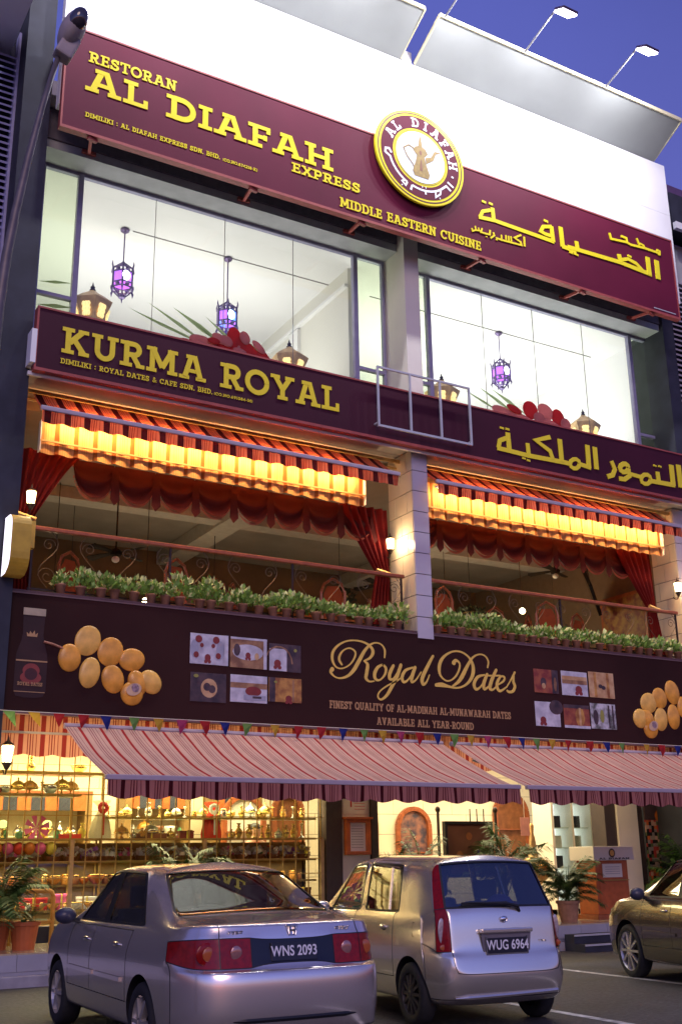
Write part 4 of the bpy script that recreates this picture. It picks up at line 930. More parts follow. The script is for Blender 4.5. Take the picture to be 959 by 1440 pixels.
# pendants
PURG = mat('pendant_glass_violet', (.5,.2,.7), .3, var=.3, emit=(.55,.16,1), es=1.5); ORG = mat('pendant_glass_amber', (.8,.4,.1), .3, emit=(1,.42,.06), es=1.4); BLG = mat('pendant_glass_blue', (.4,.4,.9), .3, emit=(.14,.34,1), es=1.7)
BULBW = mat('bulb_white', (1,1,1), .3, var=0, emit=(.9,.85,1), es=9)
PEWT = mat('pewter', (.20,.15,.28), .4, metal=.7, var=.2)
def pendant(x, y, zt, zb, lab, gl, bc):
    t = thing('pendant_lantern', lab, 'pendant lantern', (x,y,zb), 0, 'ornate pendant lanterns in the top floor windows')
    H = zt-zb
    MB().lathe([(.09,H-.02),(.08,H-.05),(.015,H-.10),(.012,.78),(.001,.78)], 12).build('ceiling_rose', PEWT, t)
    b = MB(); k = 6; r = .20
    for i in range(k):
        a = i*math.pi/3+.2; a2 = a+math.pi/3; c = (r*math.cos(a), r*math.sin(a)); c2 = (r*math.cos(a2), r*math.sin(a2))
        b.bar((*c,.20),(*c,.60),.03); b.tube([(*c,.58),(c[0]*1.12,c[1]*1.12,.66),(c[0]*1.1,c[1]*1.1,.74)], [.02,.016,.003], 5); b.tube([(*c,.22),(c[0]*1.12,c[1]*1.12,.17),(c[0]*1.1,c[1]*1.1,.09)], [.018,.022,.003], 5)
        for z in (.21,.30,.52,.60): b.bar((*c,z),(*c2,z),.022)
        b.bar((*c,.60),(0,0,.78),.02); b.bar((*c,.21),(c[0]*.3,c[1]*.3,.06),.022)
        m_ = ((c[0]+c2[0])/2, (c[1]+c2[1])/2)
        for z in (.25,.56): b.ell((m_[0],m_[1],z), .045,.045,.035, 8, 5)
    b.ell((0,0,.05),.07,.07,.05,8,6).tube([(0,0,.03),(0,0,-.08)],[.025,.004],6)
    b.build('frame', PEWT, t)
    for i in range(k):
        a = i*math.pi/3+.2; a2 = a+math.pi/3; q = .185
        b = MB(); b.quad((q*math.cos(a),q*math.sin(a),.30),(q*math.cos(a2),q*math.sin(a2),.30),(q*math.cos(a2),q*math.sin(a2),.52),(q*math.cos(a),q*math.sin(a),.52)); b.build('pane', gl[i % len(gl)], t)
    MB().ell((0,-.19,.41),.08,.03,.10).build('bulb', bc, t)
BULBB = mat('bulb_blue', (1,1,1), .3, var=0, emit=(.4,.65,1), es=9)
pendant(5.80,17.68,12.98,11.50, 'ornate pendant lantern with violet and amber panes, leftmost behind the glass', [PURG,PURG,ORG], BULBW)
pendant(7.93,17.70,12.98,11.24, 'ornate pendant lantern with a blue light above the printed red dates', [PURG,BLG,PURG], BULBB)
pendant(14.65,17.70,12.98,11.55, 'ornate pendant lantern with pink light in the right window', [PURG,PURG], BULBW)
def standing(x, y, zt, lab):
    t = thing('standing_lantern', lab, 'lantern', (x,y,zt-1.0), .4, 'pierced brass lanterns standing on the window sill')
    k = 6; b = MB(); prof = [(.24,0),(.26,.45),(.34,.60),(.37,.68)]; b.lathe(prof, k); b.lathe([(.37,.68),(.22,.80),(.10,.88),(.05,.93)], k)
    b.build('body', BRASSL, t)
    MB().lathe([(.05,.92),(.055,.95),(.03,.97),(.045,1.0),(.02,1.03),(.001,1.1)], 8).build('finial', IRON, t)
    b = MB()
    for i in range(k):
        a = (i+.5)*math.pi/3; 
        for dz in (.34,.42,.50):
            for da in (-.16,0,.16):
                r = .262+(dz-.34)*.25; b.ell((r*math.cos(a+da)*.93,r*math.sin(a+da)*.93,dz+.05),.035,.035,.05,6,4)
    b.build('pierced_light', mat('pierced_glow', (1,.8,.4), .4, var=0, emit=(1,.74,.30), es=1.2) if not bpy.data.materials.get('pierced_glow') else bpy.data.materials['pierced_glow'], t)
BRASSL = mat('brown_brass', (.72,.46,.20), .5, metal=.0, var=.25)
standing(4.99,16.80,11.10, 'pierced brass lantern at the far left of the top floor window')
standing(8.82,16.80,10.92, 'pierced brass lantern right of the printed dates in the left window')
standing(12.37,16.85,11.02, 'pierced brass lantern just right of the white pier')
standing(16.2,16.85,11.0, 'pierced brass lantern at the right of the right window')
# printed decals on the glass
DR = transl('decal_red', (.62,.07,.07), .6); DP = transl('decal_pink', (.72,.32,.30), .6); DGN = transl('decal_leaf', (.30,.40,.20), .6)
def decal(lab, leaves, fruits):
    t = thing('window_decal', lab, 'decal', (0,0,0), 0, 'date decals stuck on the window glass')
    b = MB()
    for i, (x0,z0,x1,z1,w) in enumerate(leaves): b.poly([(x0,16.170-.0005*i,z0),((x0+x1)/2,16.170-.0005*i,(z0+z1)/2+w),(x1,16.170-.0005*i,z1),((x0+x1)/2,16.170-.0005*i,(z0+z1)/2-w)])
    b.build('printed_leaves', DGN, t)
    for i, (x,z,rx,rz,a,m) in enumerate(fruits): MB().ell((0,0,0),rx,.03,rz,18,10).build('printed_fruit', m, t, smooth=True).__setattr__('matrix_world', Matrix.Translation((x,16.13-.006*i,z)) @ Matrix.Rotation(R(a),4,'Y'))
decal('printed spray of red dates and green leaf blades on the left window', [(5.43,10.53,6.6,10.2,.03),(5.76,10.72,6.95,10.15,.04),(6.22,10.74,7.3,10.2,.06),(6.82,10.72,7.5,10.25,.035),(6.0,10.40,6.9,10.12,.025),(6.5,10.62,7.2,10.2,.02),(7.6,10.5,8.2,9.95,.02),(3.9,10.62,4.45,10.72,.03),(3.9,10.2,4.5,10.28,.04)], [(7.75,9.98,.42,.16,25,DR),(6.85,10.14,.34,.15,15,DP),(7.25,10.10,.32,.17,-5,DR),(7.38,10.36,.15,.25,-8,DR),(7.50,10.30,.10,.20,12,DP),(7.62,10.22,.30,.14,35,DR),(7.30,9.9,.5,.16,8,DP),(7.95,10.12,.20,.10,50,DR),(7.08,10.30,.16,.09,20,DP),(6.5,10.05,.22,.10,10,DR),(7.2,10.28,.13,.10,30,DP),(7.55,10.42,.10,.13,-20,DP),(7.82,10.30,.16,.07,40,DP),(6.95,10.22,.12,.06,0,DR),(7.45,10.12,.14,.07,10,DP)])
decal('printed spray of red dates and green leaf blades on the right window', [(12.4,10.5,13.4,10.15,.03),(12.77,10.64,13.75,10.2,.045),(13.1,10.66,14.0,10.25,.05)], [(13.35,10.18,.30,.12,10,DP),(13.75,10.12,.35,.12,5,DP),(14.05,10.36,.20,.20,0,DR),(14.45,10.40,.22,.17,20,DP),(14.78,10.30,.18,.22,-10,DR),(14.5,10.12,.4,.12,10,DP),(14.25,10.22,.15,.12,0,DP),(13.6,10.28,.2,.08,15,DR),(14.95,10.2,.14,.14,0,DP)])
t = thing('garland', 'dark leafy garland with fairy lights hanging beside the white pier', 'garland', (0,0,0))
b = MB(); rd = random.Random(4)
for i in range(160):
    z = 10.3+rd.random()*1.9; a = rd.uniform(0,6.28); p = Vector((11.42+.05*math.cos(a), 16.36+.05*math.sin(a), z)); d = Vector((rd.uniform(-1,1),rd.uniform(-1,1),rd.uniform(-1,1))).normalized()*.07; s_ = d.cross(Vector((0,0,1)))*.4
    b.poly([p, p+d*.5+s_, p+d, p+d*.5-s_])
b.build('leaves', mat('garland_leaf', (.03,.07,.06), .5), t)
b = MB(); [b.ell((11.42,16.27,z),.02,.02,.02,6,4) for z in (11.0,11.04,10.6)]; b.build('bulbs', BULBW, t)
# light box at the left
lb = thing('light_box', 'rounded white illuminated sign box with a yellow side at the left edge', 'sign', (0,0,0))
b = MB(); cx, cz, r = 3.28, 5.88, .52; n = 24
pp = [(3.58,6.32)]+[(cx+.02-r*math.sin(t)*1.0, cz+r*.86*math.cos(t)) for t in [math.pi*i/n for i in range(n+1)]]+[(3.52,5.43)]
pp = [(3.55,6.33)]+[(3.30-.42*math.sin(math.pi*i/n), 5.88+.46*math.cos(math.pi*i/n)) for i in range(n+1)]+[(3.55,5.43)]
pr_ = [(15.36,6.30),(15.14,6.29)]+[(15.14-.22*math.sin(q*.26), 6.07+.22*math.cos(q*.26)) for q in range(1,6)]+[(14.92,6.02),(14.92,5.72)]+[(15.14-.22*math.cos(q*.26), 5.68-.22*math.sin(q*.26)) for q in range(1,6)]+[(15.14,5.44),(15.36,5.44)]
MB().poly([(3.50,y,z) for y, z in pr_]).build('lit_face', mat('lit_acrylic', (1,1,1), .4, var=0, emit=(.92,.88,1), es=1.6), lb)
b = MB()
for i in range(len(pr_)):
    a, c = pr_[i], pr_[(i+1) % len(pr_)]; b.quad((3.502,a[0],a[1]),(3.502,c[0],c[1]),(3.77,c[0],c[1]),(3.77,a[0],a[1]))
b.poly([(3.768,y,z) for y, z in pr_])
b.build('side', mat('yellow_side', (.52,.33,.03), .5), lb)
MB().box(3.70,3.92,15.30,15.42,5.9,6.3).build('mount', mat('mount_yellow', (.6,.4,.05), .5), lb)
# street lamp, unlit
sl = thing('street_lamp', 'unlit grey street lamp with a curved arm crossing the left edge of the facade', 'street lamp', (1.62,8.0,GZ))
Zl = lambda z: z-GZ
MB().tube([(0,0,0),(0,0,3.0),(.005,0,5.0),(.02,0,5.66),(.045,0,6.11),(.085,0,6.51),(.15,0,7.04),(.23,0,7.59),(.33,0,8.13)], [.075,.065,.05,.044,.04,.036,.031,.026,.022], 12).build('pole', mat('galvanised', (.17,.145,.14), .5, metal=.4, var=.2), sl, smooth=True)
h = MB(); h.ell((0,0,0), .105,.20,.20,20,12); ho = h.build('head', mat('lamp_head_grey', (.42,.36,.33), .5, var=.15), sl, smooth=True); ho.location = (.43,-.02,8.44); ho.rotation_euler = (R(15),R(16),0)
h = MB(); h.ell((0,0,0), .078,.085,.115,18,10); lo = h.build('glass_cover', mat('smoked_glass', (.05,.04,.045), .08, coat=1), sl, smooth=True); lo.location = (.44,-.17,8.45); lo.rotation_euler = (R(15),R(16),0)
h = MB(); h.bar((0,0,-.12),(0.02,0,.12),.15,.13); lo = h.build('neck', bpy.data.materials['lamp_head_grey'], sl, bevel=.02); lo.location = (.385,-.02,8.24); lo.rotation_euler = (0,R(16),0)
# ================================================================== TERRACE CONTENTS
SMB1 = mat('bottle_green', (.03,.10,.04), .15); SMB2 = mat('bottle_amber', (.30,.10,.02), .15)
FANM = mat('fan_brown', (.02,.014,.010), .9, spec=.1)
def fan(x, y, z, lab):
    t = thing('ceiling_fan', lab, 'fan', (x,y,z), .5, 'ceiling fans over the balcony')
    MB().lathe([(.001,.0),(.10,.02),(.12,.08),(.05,.14),(.015,.16),(.015,8.42-z),(.001,8.42-z)], 12).build('motor', FANM, t)
    for k in range(4):
        b = MB(); b.poly([(.12,-.04,.07),(.62,-.09,.05),(.66,0,.06),(.62,.08,.09),(.12,.04,.09)]).poly([(.12,-.04,.06),(.12,.04,.08),(.62,.08,.08),(.66,0,.05),(.62,-.09,.04)]); b.build('blade', FANM, t).rotation_euler = (0,0,k*math.pi/2)
    MB().ell((0,0,-.05),.07,.07,.06).build('lamp_cup', CREAM, t)
fan(6.1,18.2,6.75, 'dark ceiling fan in the left balcony bay'); fan(16.6,18.6,7.75, 'dark ceiling fan in the right balcony bay'); fan(11.9,18.6,6.9, 'dark ceiling fan low behind the plants right of the tiled pier')
CHB = mat('burnt_orange_cloth', (.26,.06,.02), .9, spec=.1)
def chair(x, y, lab, rz=0, zf=5.2):
    t = thing('dining_chair', lab, 'chair', (x,y,zf), rz, 'orange backed dining chairs on the balcony')
    MB().box(-.22,.22,-.22,.22,.44,.50).build('seat', WOODR, t, bevel=.015)
    pts = [(-.20,.44),(-.22,1.1),(-.16,1.26),(0,1.36),(.16,1.26),(.22,1.1),(.20,.44)]
    MB().tube([(a,.22,z) for a, z in pts], .03, 6).build('back_frame', WOODR, t)
    MB().poly([(a,.215,z) for a, z in [(-.17,.62),(-.17,1.08),(-.1,1.22),(.1,1.22),(.17,1.08),(.17,.62)]]).build('backrest', CHB, t)
    for a, c in ((-.19,-.19),(.19,-.19),(-.19,.19),(.19,.19)): MB().tube([(a,c,0),(a,c,.44)], .022, 6).build('leg', WOODR, t)
chair(6.9,17.0, 'orange backed chair behind the middle of the left balcony railing', .2); chair(9.85,17.0, 'orange backed chair beside the right end of the left balcony', -.4); chair(12.7,17.2, 'orange backed chair just right of the tiled pier', .3)
chair(14.1,17.6, 'orange backed chair in the middle of the right balcony', -.3); chair(8.6,18.2, 'orange backed chair further in behind the left railing', .8); chair(15.4,17.9, 'orange backed chair towards the right end of the balcony', .6)
for x_, y_, l_, r_z in ((5.2,17.4,'orange backed chair near the left end of the balcony',.4),(7.9,18.0,'orange backed chair left of the low ceiling fan',-.5),(11.6,18.2,'orange backed chair deep behind the tiled pier',.9),(13.4,18.4,'orange backed chair behind the dining table in the right bay',0),(14.9,17.1,'orange backed chair close to the right bay railing',2.6),(16.2,17.3,'orange backed chair by the right curtain',.2),(12.1,17.0,'orange backed chair nearest the tiled pier in the right bay',3.3)): chair(x_, y_, l_, r_z)
def hanging(x, y, z, lab):
    t = thing('hanging_basket', lab, 'hanging plant', (x,y,z), 0, 'dark trailing plants hung from the terrace ceiling')
    MB().tube([(0,0,.1),(0,0,8.42-z)], .006, 5).build('cord', BLACK, t); MB().lathe([(.05,-.12),(.16,0),(.17,.02)], 12).build('pot', BRASSD, t)
    inst(foliage_mesh(int(x*10), .30, .30, 260, [DKL, DKL]), 'foliage', t, (0,0,-.16))
DKL = mat('dark_trailing_leaf', (.02,.035,.015), .6)
hanging(14.6,19.2,6.75,'dark trailing plant low in the middle of the right bay'); hanging(17.2,19.4,6.6,'dark trailing plant beside the painting'); hanging(5.9,20.2,6.55,'dark trailing plant left of the low ceiling fan'); hanging(10.9,18.6,6.6,'dark trailing plant right of the tiled pier')
sc_ = thing('serving_cabinet', 'dark serving cabinet with bottles at the back of the terrace', 'cabinet', (13.2,22.6,5.2)); MB().box(-1.8,1.8,-.3,.3,0,1.9).build('carcass', WOODR, sc_, bevel=.01)
for i_ in range(14): MB().lathe([(.04,0),(.04,.16),(.015,.22),(.015,.30)], 8).build('bottle', [SMB1, SMB2][i_ % 2], sc_).location = (-1.6+i_*.245, -.1, 1.9)
def table(x, y, lab):
    t = thing('dining_table', lab, 'table', (x,y,5.2)); MB().box(-.45,.45,-.35,.35,.72,.76).build('tabletop', WOODR, t, bevel=.01); MB().tube([(0,0,0),(0,0,.72)], .04, 8).lathe([(.25,0),(.25,.03)], 12).build('pedestal', IRON, t)
table(13.4,17.5, 'dark dining table in the right balcony bay'); table(7.6,17.4, 'dark dining table in the left balcony bay')
tv = thing('television', 'flat black television tilted down from the terrace ceiling at right', 'television', (17.1,18.0,7.25)); b = MB(); b.box(-.5,.5,-.04,.04,-.3,.3); o = b.build('screen', mat('tv_black', (.01,.012,.015), .1), tv, bevel=.01); o.rotation_euler = (R(-20),R(30),R(35)); MB().bar((0,.05,.1),(0,.2,1.17),.05).build('bracket', BLACK, tv)
wp = thing('painting', 'bright painting of red and yellow shapes on the terrace side wall', 'painting', (0,0,0)); MB().box(17.70,17.82,17.0,18.4,5.9,7.2).build('frame', WOODR, wp); MB().box(17.69,17.698,17.08,18.32,5.98,7.12).build('canvas', grad('painted_canvas', (.14,.02,.015), (.30,.17,.03)), wp)
def globe(x, y, z, lab, p=8):
    t = thing('globe_light', lab, 'light', (x,y,z), 0, 'small warm lights inside the terrace'); MB().ell((0,0,0),.07,.07,.07).build('globe', HOT, t); MB().tube([(0,0,.06),(0,0,8.42-z)], .008, 5).build('rod', IRON, t); point('globe_lamp', (x,y-.13,z-.1), p, (1,.72,.42), .08)
globe(12.7,18.8,6.3,'small warm bulb over the tables right of the tiled pier',12); globe(13.3,19.0,6.2,'small warm bulb paired beside the first over the tables',12); globe(7.2,19.6,6.35,'small warm bulb deep behind the left railing',12); globe(15.9,19.0,6.9, 'warm globe light inside the right balcony bay near the fan', 26); globe(14.0,19.3,6.1, 'warm low light over the tables of the right bay', 18); globe(5.4,19.5,6.2, 'warm low light deep inside the left bay', 20); globe(9.0,20.5,6.3, 'warm low light deep inside the left bay beside the beam', 22)
# ================================================================== PENNANTS
PC = [('green',(.14,.30,.08)),('yellow',(.48,.32,.04)),('red',(.36,.025,.03)),('pink',(.36,.05,.14)),('blue',(.02,.03,.20))]
PM = {n: transl('pennant_'+n, c, .4) for n, c in PC}
xs = [3.73,4.07,4.42,4.77,5.09,5.51,5.88,6.24,6.60,6.93,7.30,7.77,8.18,8.58,8.98,9.37,9.71,10.06,10.43,10.78,11.13,11.48,11.84,12.24,12.58,12.90,13.26,13.64,14.14,14.54,14.93,15.56,15.93,16.36,16.75,17.1]
cs = ['green','yellow','red','red','blue','green','yellow','pink','red','blue','green','yellow','red','red','blue','green','yellow','pink','red','blue','green','yellow','pink','red','blue','green','yellow','red','red','blue','green','yellow','red','blue','green','yellow']
for i, (x, c) in enumerate(zip(xs, cs)):
    t = MB(); w = .085; dz = random.uniform(-.02,.02); tw = random.uniform(-.05,.05); tx = random.uniform(-.04,.04)+(.14 if i < 2 else 0)
    t.poly([(-w,0,.0),(w,tw*.3,.0),(w*.55+tx*.5,tw,-.12),(tx,tw*.2,-.21+dz),(-w*.5+tx*.5,-.02,-.12)])
    o = t.build('pennant', PM[c]); o.location = (x, 15.27, 3.575); tag(o, f'{c} triangular pennant below the long banner, {ordn(i)} from the left', 'pennant', 'pennants strung under the banner')
s = MB(); s.tube([(3.6,15.27,3.58)]+[(x,15.27,3.577) for x in xs]+[(17.6,15.27,3.585)], .004, 4); tag(s.build('pennant_string', CREAM), 'thin string carrying the row of coloured pennants under the banner', 'string')

# ================================================================== GROUND FLOOR SHOP
GOLDR = mat('gold_rod', (.42,.27,.07), .35, metal=.5, var=.1)
sg = thing('display_window', 'shop display window divided by a grid of thin gilt rods', 'shop window', (0,0,0))
MB().box(3.78,9.78,17.392,17.398,.72,3.76).build('pane', GLASS, sg)
me = MB().box(-.008,.008,-.008,.008,0,3.0).mesh('rod', GOLDR)
nv = 24
for i in range(nv+1): inst(me, 'rod', sg, (3.86+i*(9.72-3.86)/nv, 17.36, .74))
me = MB().box(3.80,9.76,-.007,.007,-.007,.007).mesh('rod', GOLDR)
for z in (1.02,1.38,1.62,1.95,2.30,2.62,2.95,3.3): inst(me, 'rod', sg, (0,17.345,z))
for x in (5.35, 7.55, 9.74): MB().box(x-.03,x+.03,17.33,17.388,.70,1.94).build('mullion', BRASSD, sg)
SHG = mat('glass_shelf', (.55,.60,.48), .15, spec=.6, var=.05)
def shelf(x0, x1, z, lab, m=None, y0=17.5, y1=17.95, th=.025, edge=True):
    t = thing('display_shelf', lab, 'shelf', (0,0,0), 0, 'lit display shelves in the shop window')
    MB().box(x0,x1,y0,y1,z-th,z).build('board', m or SHG, t)
    if edge: MB().box(x0,x1,y0-.012,y0,z-th-.004,z+.004).build('edge', GOLDR, t)
    for x in (x0+.02, x1-.02): MB().box(x-.012,x+.012,y1-.03,y1,.5,z).build('upright', GOLDR, t)
shelf(3.8,5.5,2.62,'top glass shelf at the left end of the shop window')
shelf(3.8,9.7,1.96,'glass shelf across the shop window at the height of the gift bags')
shelf(5.9,9.7,2.29,'upper glass shelf across the middle of the shop window')
shelf(3.8,9.7,1.62,'brown shelf of wrapped baskets across the shop window', mat('brown_board', (.22,.13,.04), .5))
shelf(3.8,9.7,1.28,'lower shelf of jars across the shop window', bpy.data.materials['brown_board'])
shelf(3.8,9.7,.92,'lowest shelf of boxes across the shop window', bpy.data.materials['brown_board'])
SM = {'gold': BRASS, 'silver': mat('silver_ware', (.62,.60,.55), .2, metal=.9), 'brown': mat('brown_ceramic', (.22,.08,.03), .3, var=.3), 'dark red': mat('dark_red_box', (.22,.02,.02), .5, var=.2), 'orange': mat('orange_box', (.60,.16,.02), .5, var=.2), 'green': mat('green_glass', (.10,.28,.12), .2, var=.3),
      'yellow': mat('yellow_paper', (.70,.55,.06), .5, var=.2), 'pink': mat('pink_paper', (.70,.10,.28), .5, var=.2), 'red': mat('red_paper', (.62,.03,.02), .5, var=.2), 'purple': mat('purple_paper', (.25,.07,.40), .5, var=.2), 'white': mat('white_ceramic', (.72,.70,.62), .3, var=.08), 'amber': mat('amber_glass', (.62,.28,.05), .2, var=.4, nscale=20)}
def L_(prof, k=12): return lambda m: MB().lathe(prof, k).mesh('body', m, True)
KIND = {
 'vase': ([(.03,0),(.04,.01),(.075,.09),(.07,.14),(.025,.20),(.022,.24),(.045,.28)], 'neck ring', (.03,.215)),
 'teapot': ([(.04,0),(.085,.05),(.09,.09),(.05,.14),(.02,.15),(.015,.19),(.001,.21)], 'knob', (.02,.2)),
 'domed dish': ([(.03,0),(.05,.01),(.015,.05),(.015,.08),(.14,.10),(.15,.12),(.12,.19),(.05,.24),(.012,.25),(.015,.29),(.001,.31)], 'rim', (.152,.12)),
 'bowl': ([(.04,0),(.05,.01),(.13,.09),(.15,.16),(.14,.16),(.11,.10),(.001,.04)], 'rim', (.15,.16)),
 'jar': ([(.06,0),(.065,.01),(.065,.13),(.05,.15),(.055,.155),(.055,.18),(.001,.185)], 'lid', (.056,.165)),
 'candlestick': ([(.06,0),(.05,.02),(.012,.05),(.02,.10),(.010,.14),(.018,.22),(.035,.24),(.03,.26)], 'cup', (.036,.24))}
cache = {}
def good(kind, colour, x, y, z, lab, s=1.0, group='goods on the shop shelves'):
    t = thing(kind.replace(' ', '_'), lab, kind, (x,y,z), random.uniform(0,6), group)
    key = (kind, colour)
    if key not in cache:
        prof, pn, (rr, rz_) = KIND[kind]
        b = MB().lathe([(rr+.004,rz_-.008),(rr+.010,rz_),(rr+.004,rz_+.008)], 12)
        if kind == 'teapot': b.tube([(.07,0,.05),(.13,0,.08),(.16,0,.15)], [.018,.012,.008], 6).tube([(-.07,0,.12),(-.13,0,.10),(-.12,0,.04),(-.07,0,.03)], .008, 5)
        if kind == 'vase': b.tube([(.06,0,.12),(.10,0,.17),(.04,0,.23)], .007, 5).tube([(-.06,0,.12),(-.10,0,.17),(-.04,0,.23)], .007, 5)
        cache[key] = (L_(prof)(SM[colour]), b.mesh('trim', BRASS, True), pn)
    a, b, pn = cache[key]; o1 = inst(a, 'body', t, sc=(s,s,s)); o2 = inst(b, pn.replace(' ', '_'), t, sc=(s,s,s)); return t
def giftbox(colour, x, y, z, w, h, lab, bow=True):
    t = thing('gift_box', lab, 'box', (x,y,z), random.uniform(-.2,.2), 'boxes on the shop shelves')
    MB().box(-w/2,w/2,-.08,.08,0,h*.8).build('base', SM[colour], t, bevel=.004); MB().box(-w/2-.006,w/2+.006,-.086,.086,h*.8,h).build('lid', SM[colour], t, bevel=.004)
    MB().box(-.012,.012,-.09,.09,-.0,h+.004).build('ribbon', SM['yellow'], t)
def basket(colour, x, y, z, lab, s=1):
    t = thing('wrapped_basket', lab, 'gift basket', (x,y,z), 0, 'cellophane wrapped baskets on the brown shelf')
    MB().lathe([(.10*s,0),(.13*s,.07),(.13*s,.08)], 12).build('basket', SM['brown'], t)
    b = MB(); rd = random.Random(int(x*100))
    for i in range(34):
        a = rd.uniform(0,6.28); r = .13*math.sqrt(rd.random()); c = Vector((r*math.cos(a), r*math.sin(a), .08+.11*rd.random())); d = Vector((rd.uniform(-1,1),rd.uniform(-1,1),rd.uniform(0,1))).normalized()*.05
        e = d.cross(Vector((rd.random(),rd.random(),rd.random()))).normalized()*.03; b.poly([c-d-e, c+d-e, c+d+e, c-d+e], rd.choice((0,0,1,2)))
    b.build('wrapping', [WRAP, SM[colour], SM['white']], t); t.scale = (s,s,s)
WRAP = mat('cellophane', (.60,.50,.42), .2, var=.4, nscale=10)
rd = random.Random(11); kinds = list(KIND)
def fill(x0, x1, y, z, n, where, ks, cs_, s=.9):
    for i in range(n):
        x = x0+(x1-x0)*(i+.5)/n+rd.uniform(-.03,.03); k = ks[(i*7+rd.randint(0,1)) % len(ks)]; c = cs_[(i*5+rd.randint(0,1)) % len(cs_)]
        good(k, c, x, y+rd.uniform(-.05,.05), z, f'{c} {k} on the {where}, {ordn(i)} from the left', s*rd.uniform(.85,1.2))
shelf(4.2,6.0,2.95,'short shelf high at the left of the shop window')
fill(4.35,5.9,17.72,2.95,2,'short high shelf',['bowl','vase'],['brown','gold'])
fill(3.95,5.5,17.72,2.62,9,'top glass shelf',['vase','domed dish','bowl','candlestick'],['brown','amber','silver','gold'],.85)
fill(5.95,9.6,17.72,2.29,22,'upper glass shelf',['domed dish','candlestick','teapot','vase','jar'],['silver','gold','gold','amber'],.72)
fill(3.95,5.7,17.72,1.96,9,'middle shelf left of the cream bag',['jar','teapot','vase'],['gold','green','yellow'],.8)
fill(6.2,7.5,17.72,1.96,8,'middle shelf between the two bags',['domed dish','jar','teapot'],['silver','amber','gold'],.8)
fill(8.1,9.6,17.72,1.96,10,'middle shelf right of the red bag',['teapot','candlestick','vase'],['gold','silver','gold'],.8)
fill(3.95,9.6,17.58,.92,30,'front of the lowest shelf',['jar','bowl'],['gold','amber','white'],.55)
fill(3.95,9.6,17.70,1.28,34,'lower shelf of jars',['jar','jar','bowl'],['amber','brown','gold','orange'],.75)
for i in range(20): basket(['purple','red','green','white','pink','yellow'][i*5 % 6], 3.98+i*.293, 17.68, 1.62, f'{["purple","red","green","white","pink","yellow"][i*5 % 6]} filled wrapped basket on the brown shelf, {ordn(i)} from the left')
for i in range(14): giftbox(['dark red','orange','white','pink','red','brown'][i*5 % 6], 4.05+i*.42, 17.70, .92, .22+.1*(i % 3), .18+.05*(i % 2), f'{["dark red","orange","white","pink","red","brown"][i*5 % 6]} box on the lowest shelf, {ordn(i)} from the left')
for i, (x, c, w, h) in enumerate([(4.15,'dark red',.3,.26),(5.4,'red',.34,.07),(6.75,'brown',.5,.08),(7.35,'dark red',.24,.12),(4.1,'dark red',.34,.1)]): giftbox(c, x, 17.70, 2.622 if i == 4 else 1.962, w, h, f'{c} box on the {"top" if i == 4 else "middle"} glass shelf{["", ", flat and long", ", widest of all", ", low beside the red gift bag", ", left end"][i]}')
for i, c in enumerate(['yellow','purple','orange','pink','red','orange','pink','yellow']):
    o = MB().ell((0,0,0),.085,.085,.095,14,10).build('paper_ball', SM[c], smooth=True); o.location = (3.93+i*.165, 17.56, 1.82); tag(o, f'{c} paper lantern ball hanging at the left of the window, {ordn(i)} from the left', 'paper ball', 'coloured paper balls in the shop window')
o = MB(); rd2 = random.Random(3)
for i in range(8): a = i*.8; o.poly([(0,0,0),(.2*math.cos(a),-.02,.2*math.sin(a)),(.2*math.cos(a+.5),-.05,.2*math.sin(a+.5))])
o = o.build('paper_fan', SM['pink']); o.location = (4.85,17.6,2.12); tag(o, 'bright pink paper rosette at the left of the shop window', 'decoration')
for x, c in ((4.35,'green'),(5.03,'green')):
    t = thing('table_lamp', f'small yellow green glowing lamp, {"left" if x < 4.5 else "right"} one of the pair', 'lamp', (x,17.65,2.18)); MB().ell((0,0,0),.075,.075,.06).build('shade', mat('lime_glow', (.7,.8,.2), .4, var=0, emit=(.85,.9,.25), es=1.8) if c and not bpy.data.materials.get('lime_glow') else bpy.data.materials['lime_glow'], t); MB().lathe([(.04,-.2),(.015,-.17),(.015,-.06)], 8).build('stem', BRASS, t)
def giftbag(x, col, bowc, lab):
    t = thing('gift_bag', lab, 'gift bag', (x,17.62,1.962)); b = MB()
    k = 20; prof = [(.17,0),(.175,.08),(.14,.25),(.07,.40),(.04,.46),(.09,.52),(.15,.58)]
    for r, z in prof:
        for j in range(k): a = 2*math.pi*j/k; rr = r*(1+.12*math.sin(a*5)); b.v.append((rr*math.cos(a), rr*.6*math.sin(a), z))
    for i in range(len(prof)-1):
        for j in range(k): b.f.append((i*k+j, i*k+(j+1) % k, (i+1)*k+(j+1) % k, (i+1)*k+j)); b.m.append(0)
    b.build('wrap', col, t, smooth=True)
    b = MB()
    for q in range(12): a = q*math.pi/6; b.ell((.06*math.cos(a),-.07,.47+.06*math.sin(a)),.035,.025,.035,8,5)
    b.build('bow', bowc, t); MB().box(-.015,.015,-.115,-.105,.05,.44).build('ribbon', bowc, t)
giftbag(5.88, transl('cream_tulle', (.75,.68,.48), .3), SM['red'], 'cream tulle gift bag with a red bow standing in the shop window')
giftbag(7.79, transl('red_tulle', (.72,.06,.03), .3), SM['white'], 'bright red tulle gift bag with a pale bow standing in the shop window')
part('counter_back', bpy.data.materials['brown_board'], (3.8,9.75,17.96,18.0,.7,1.90))
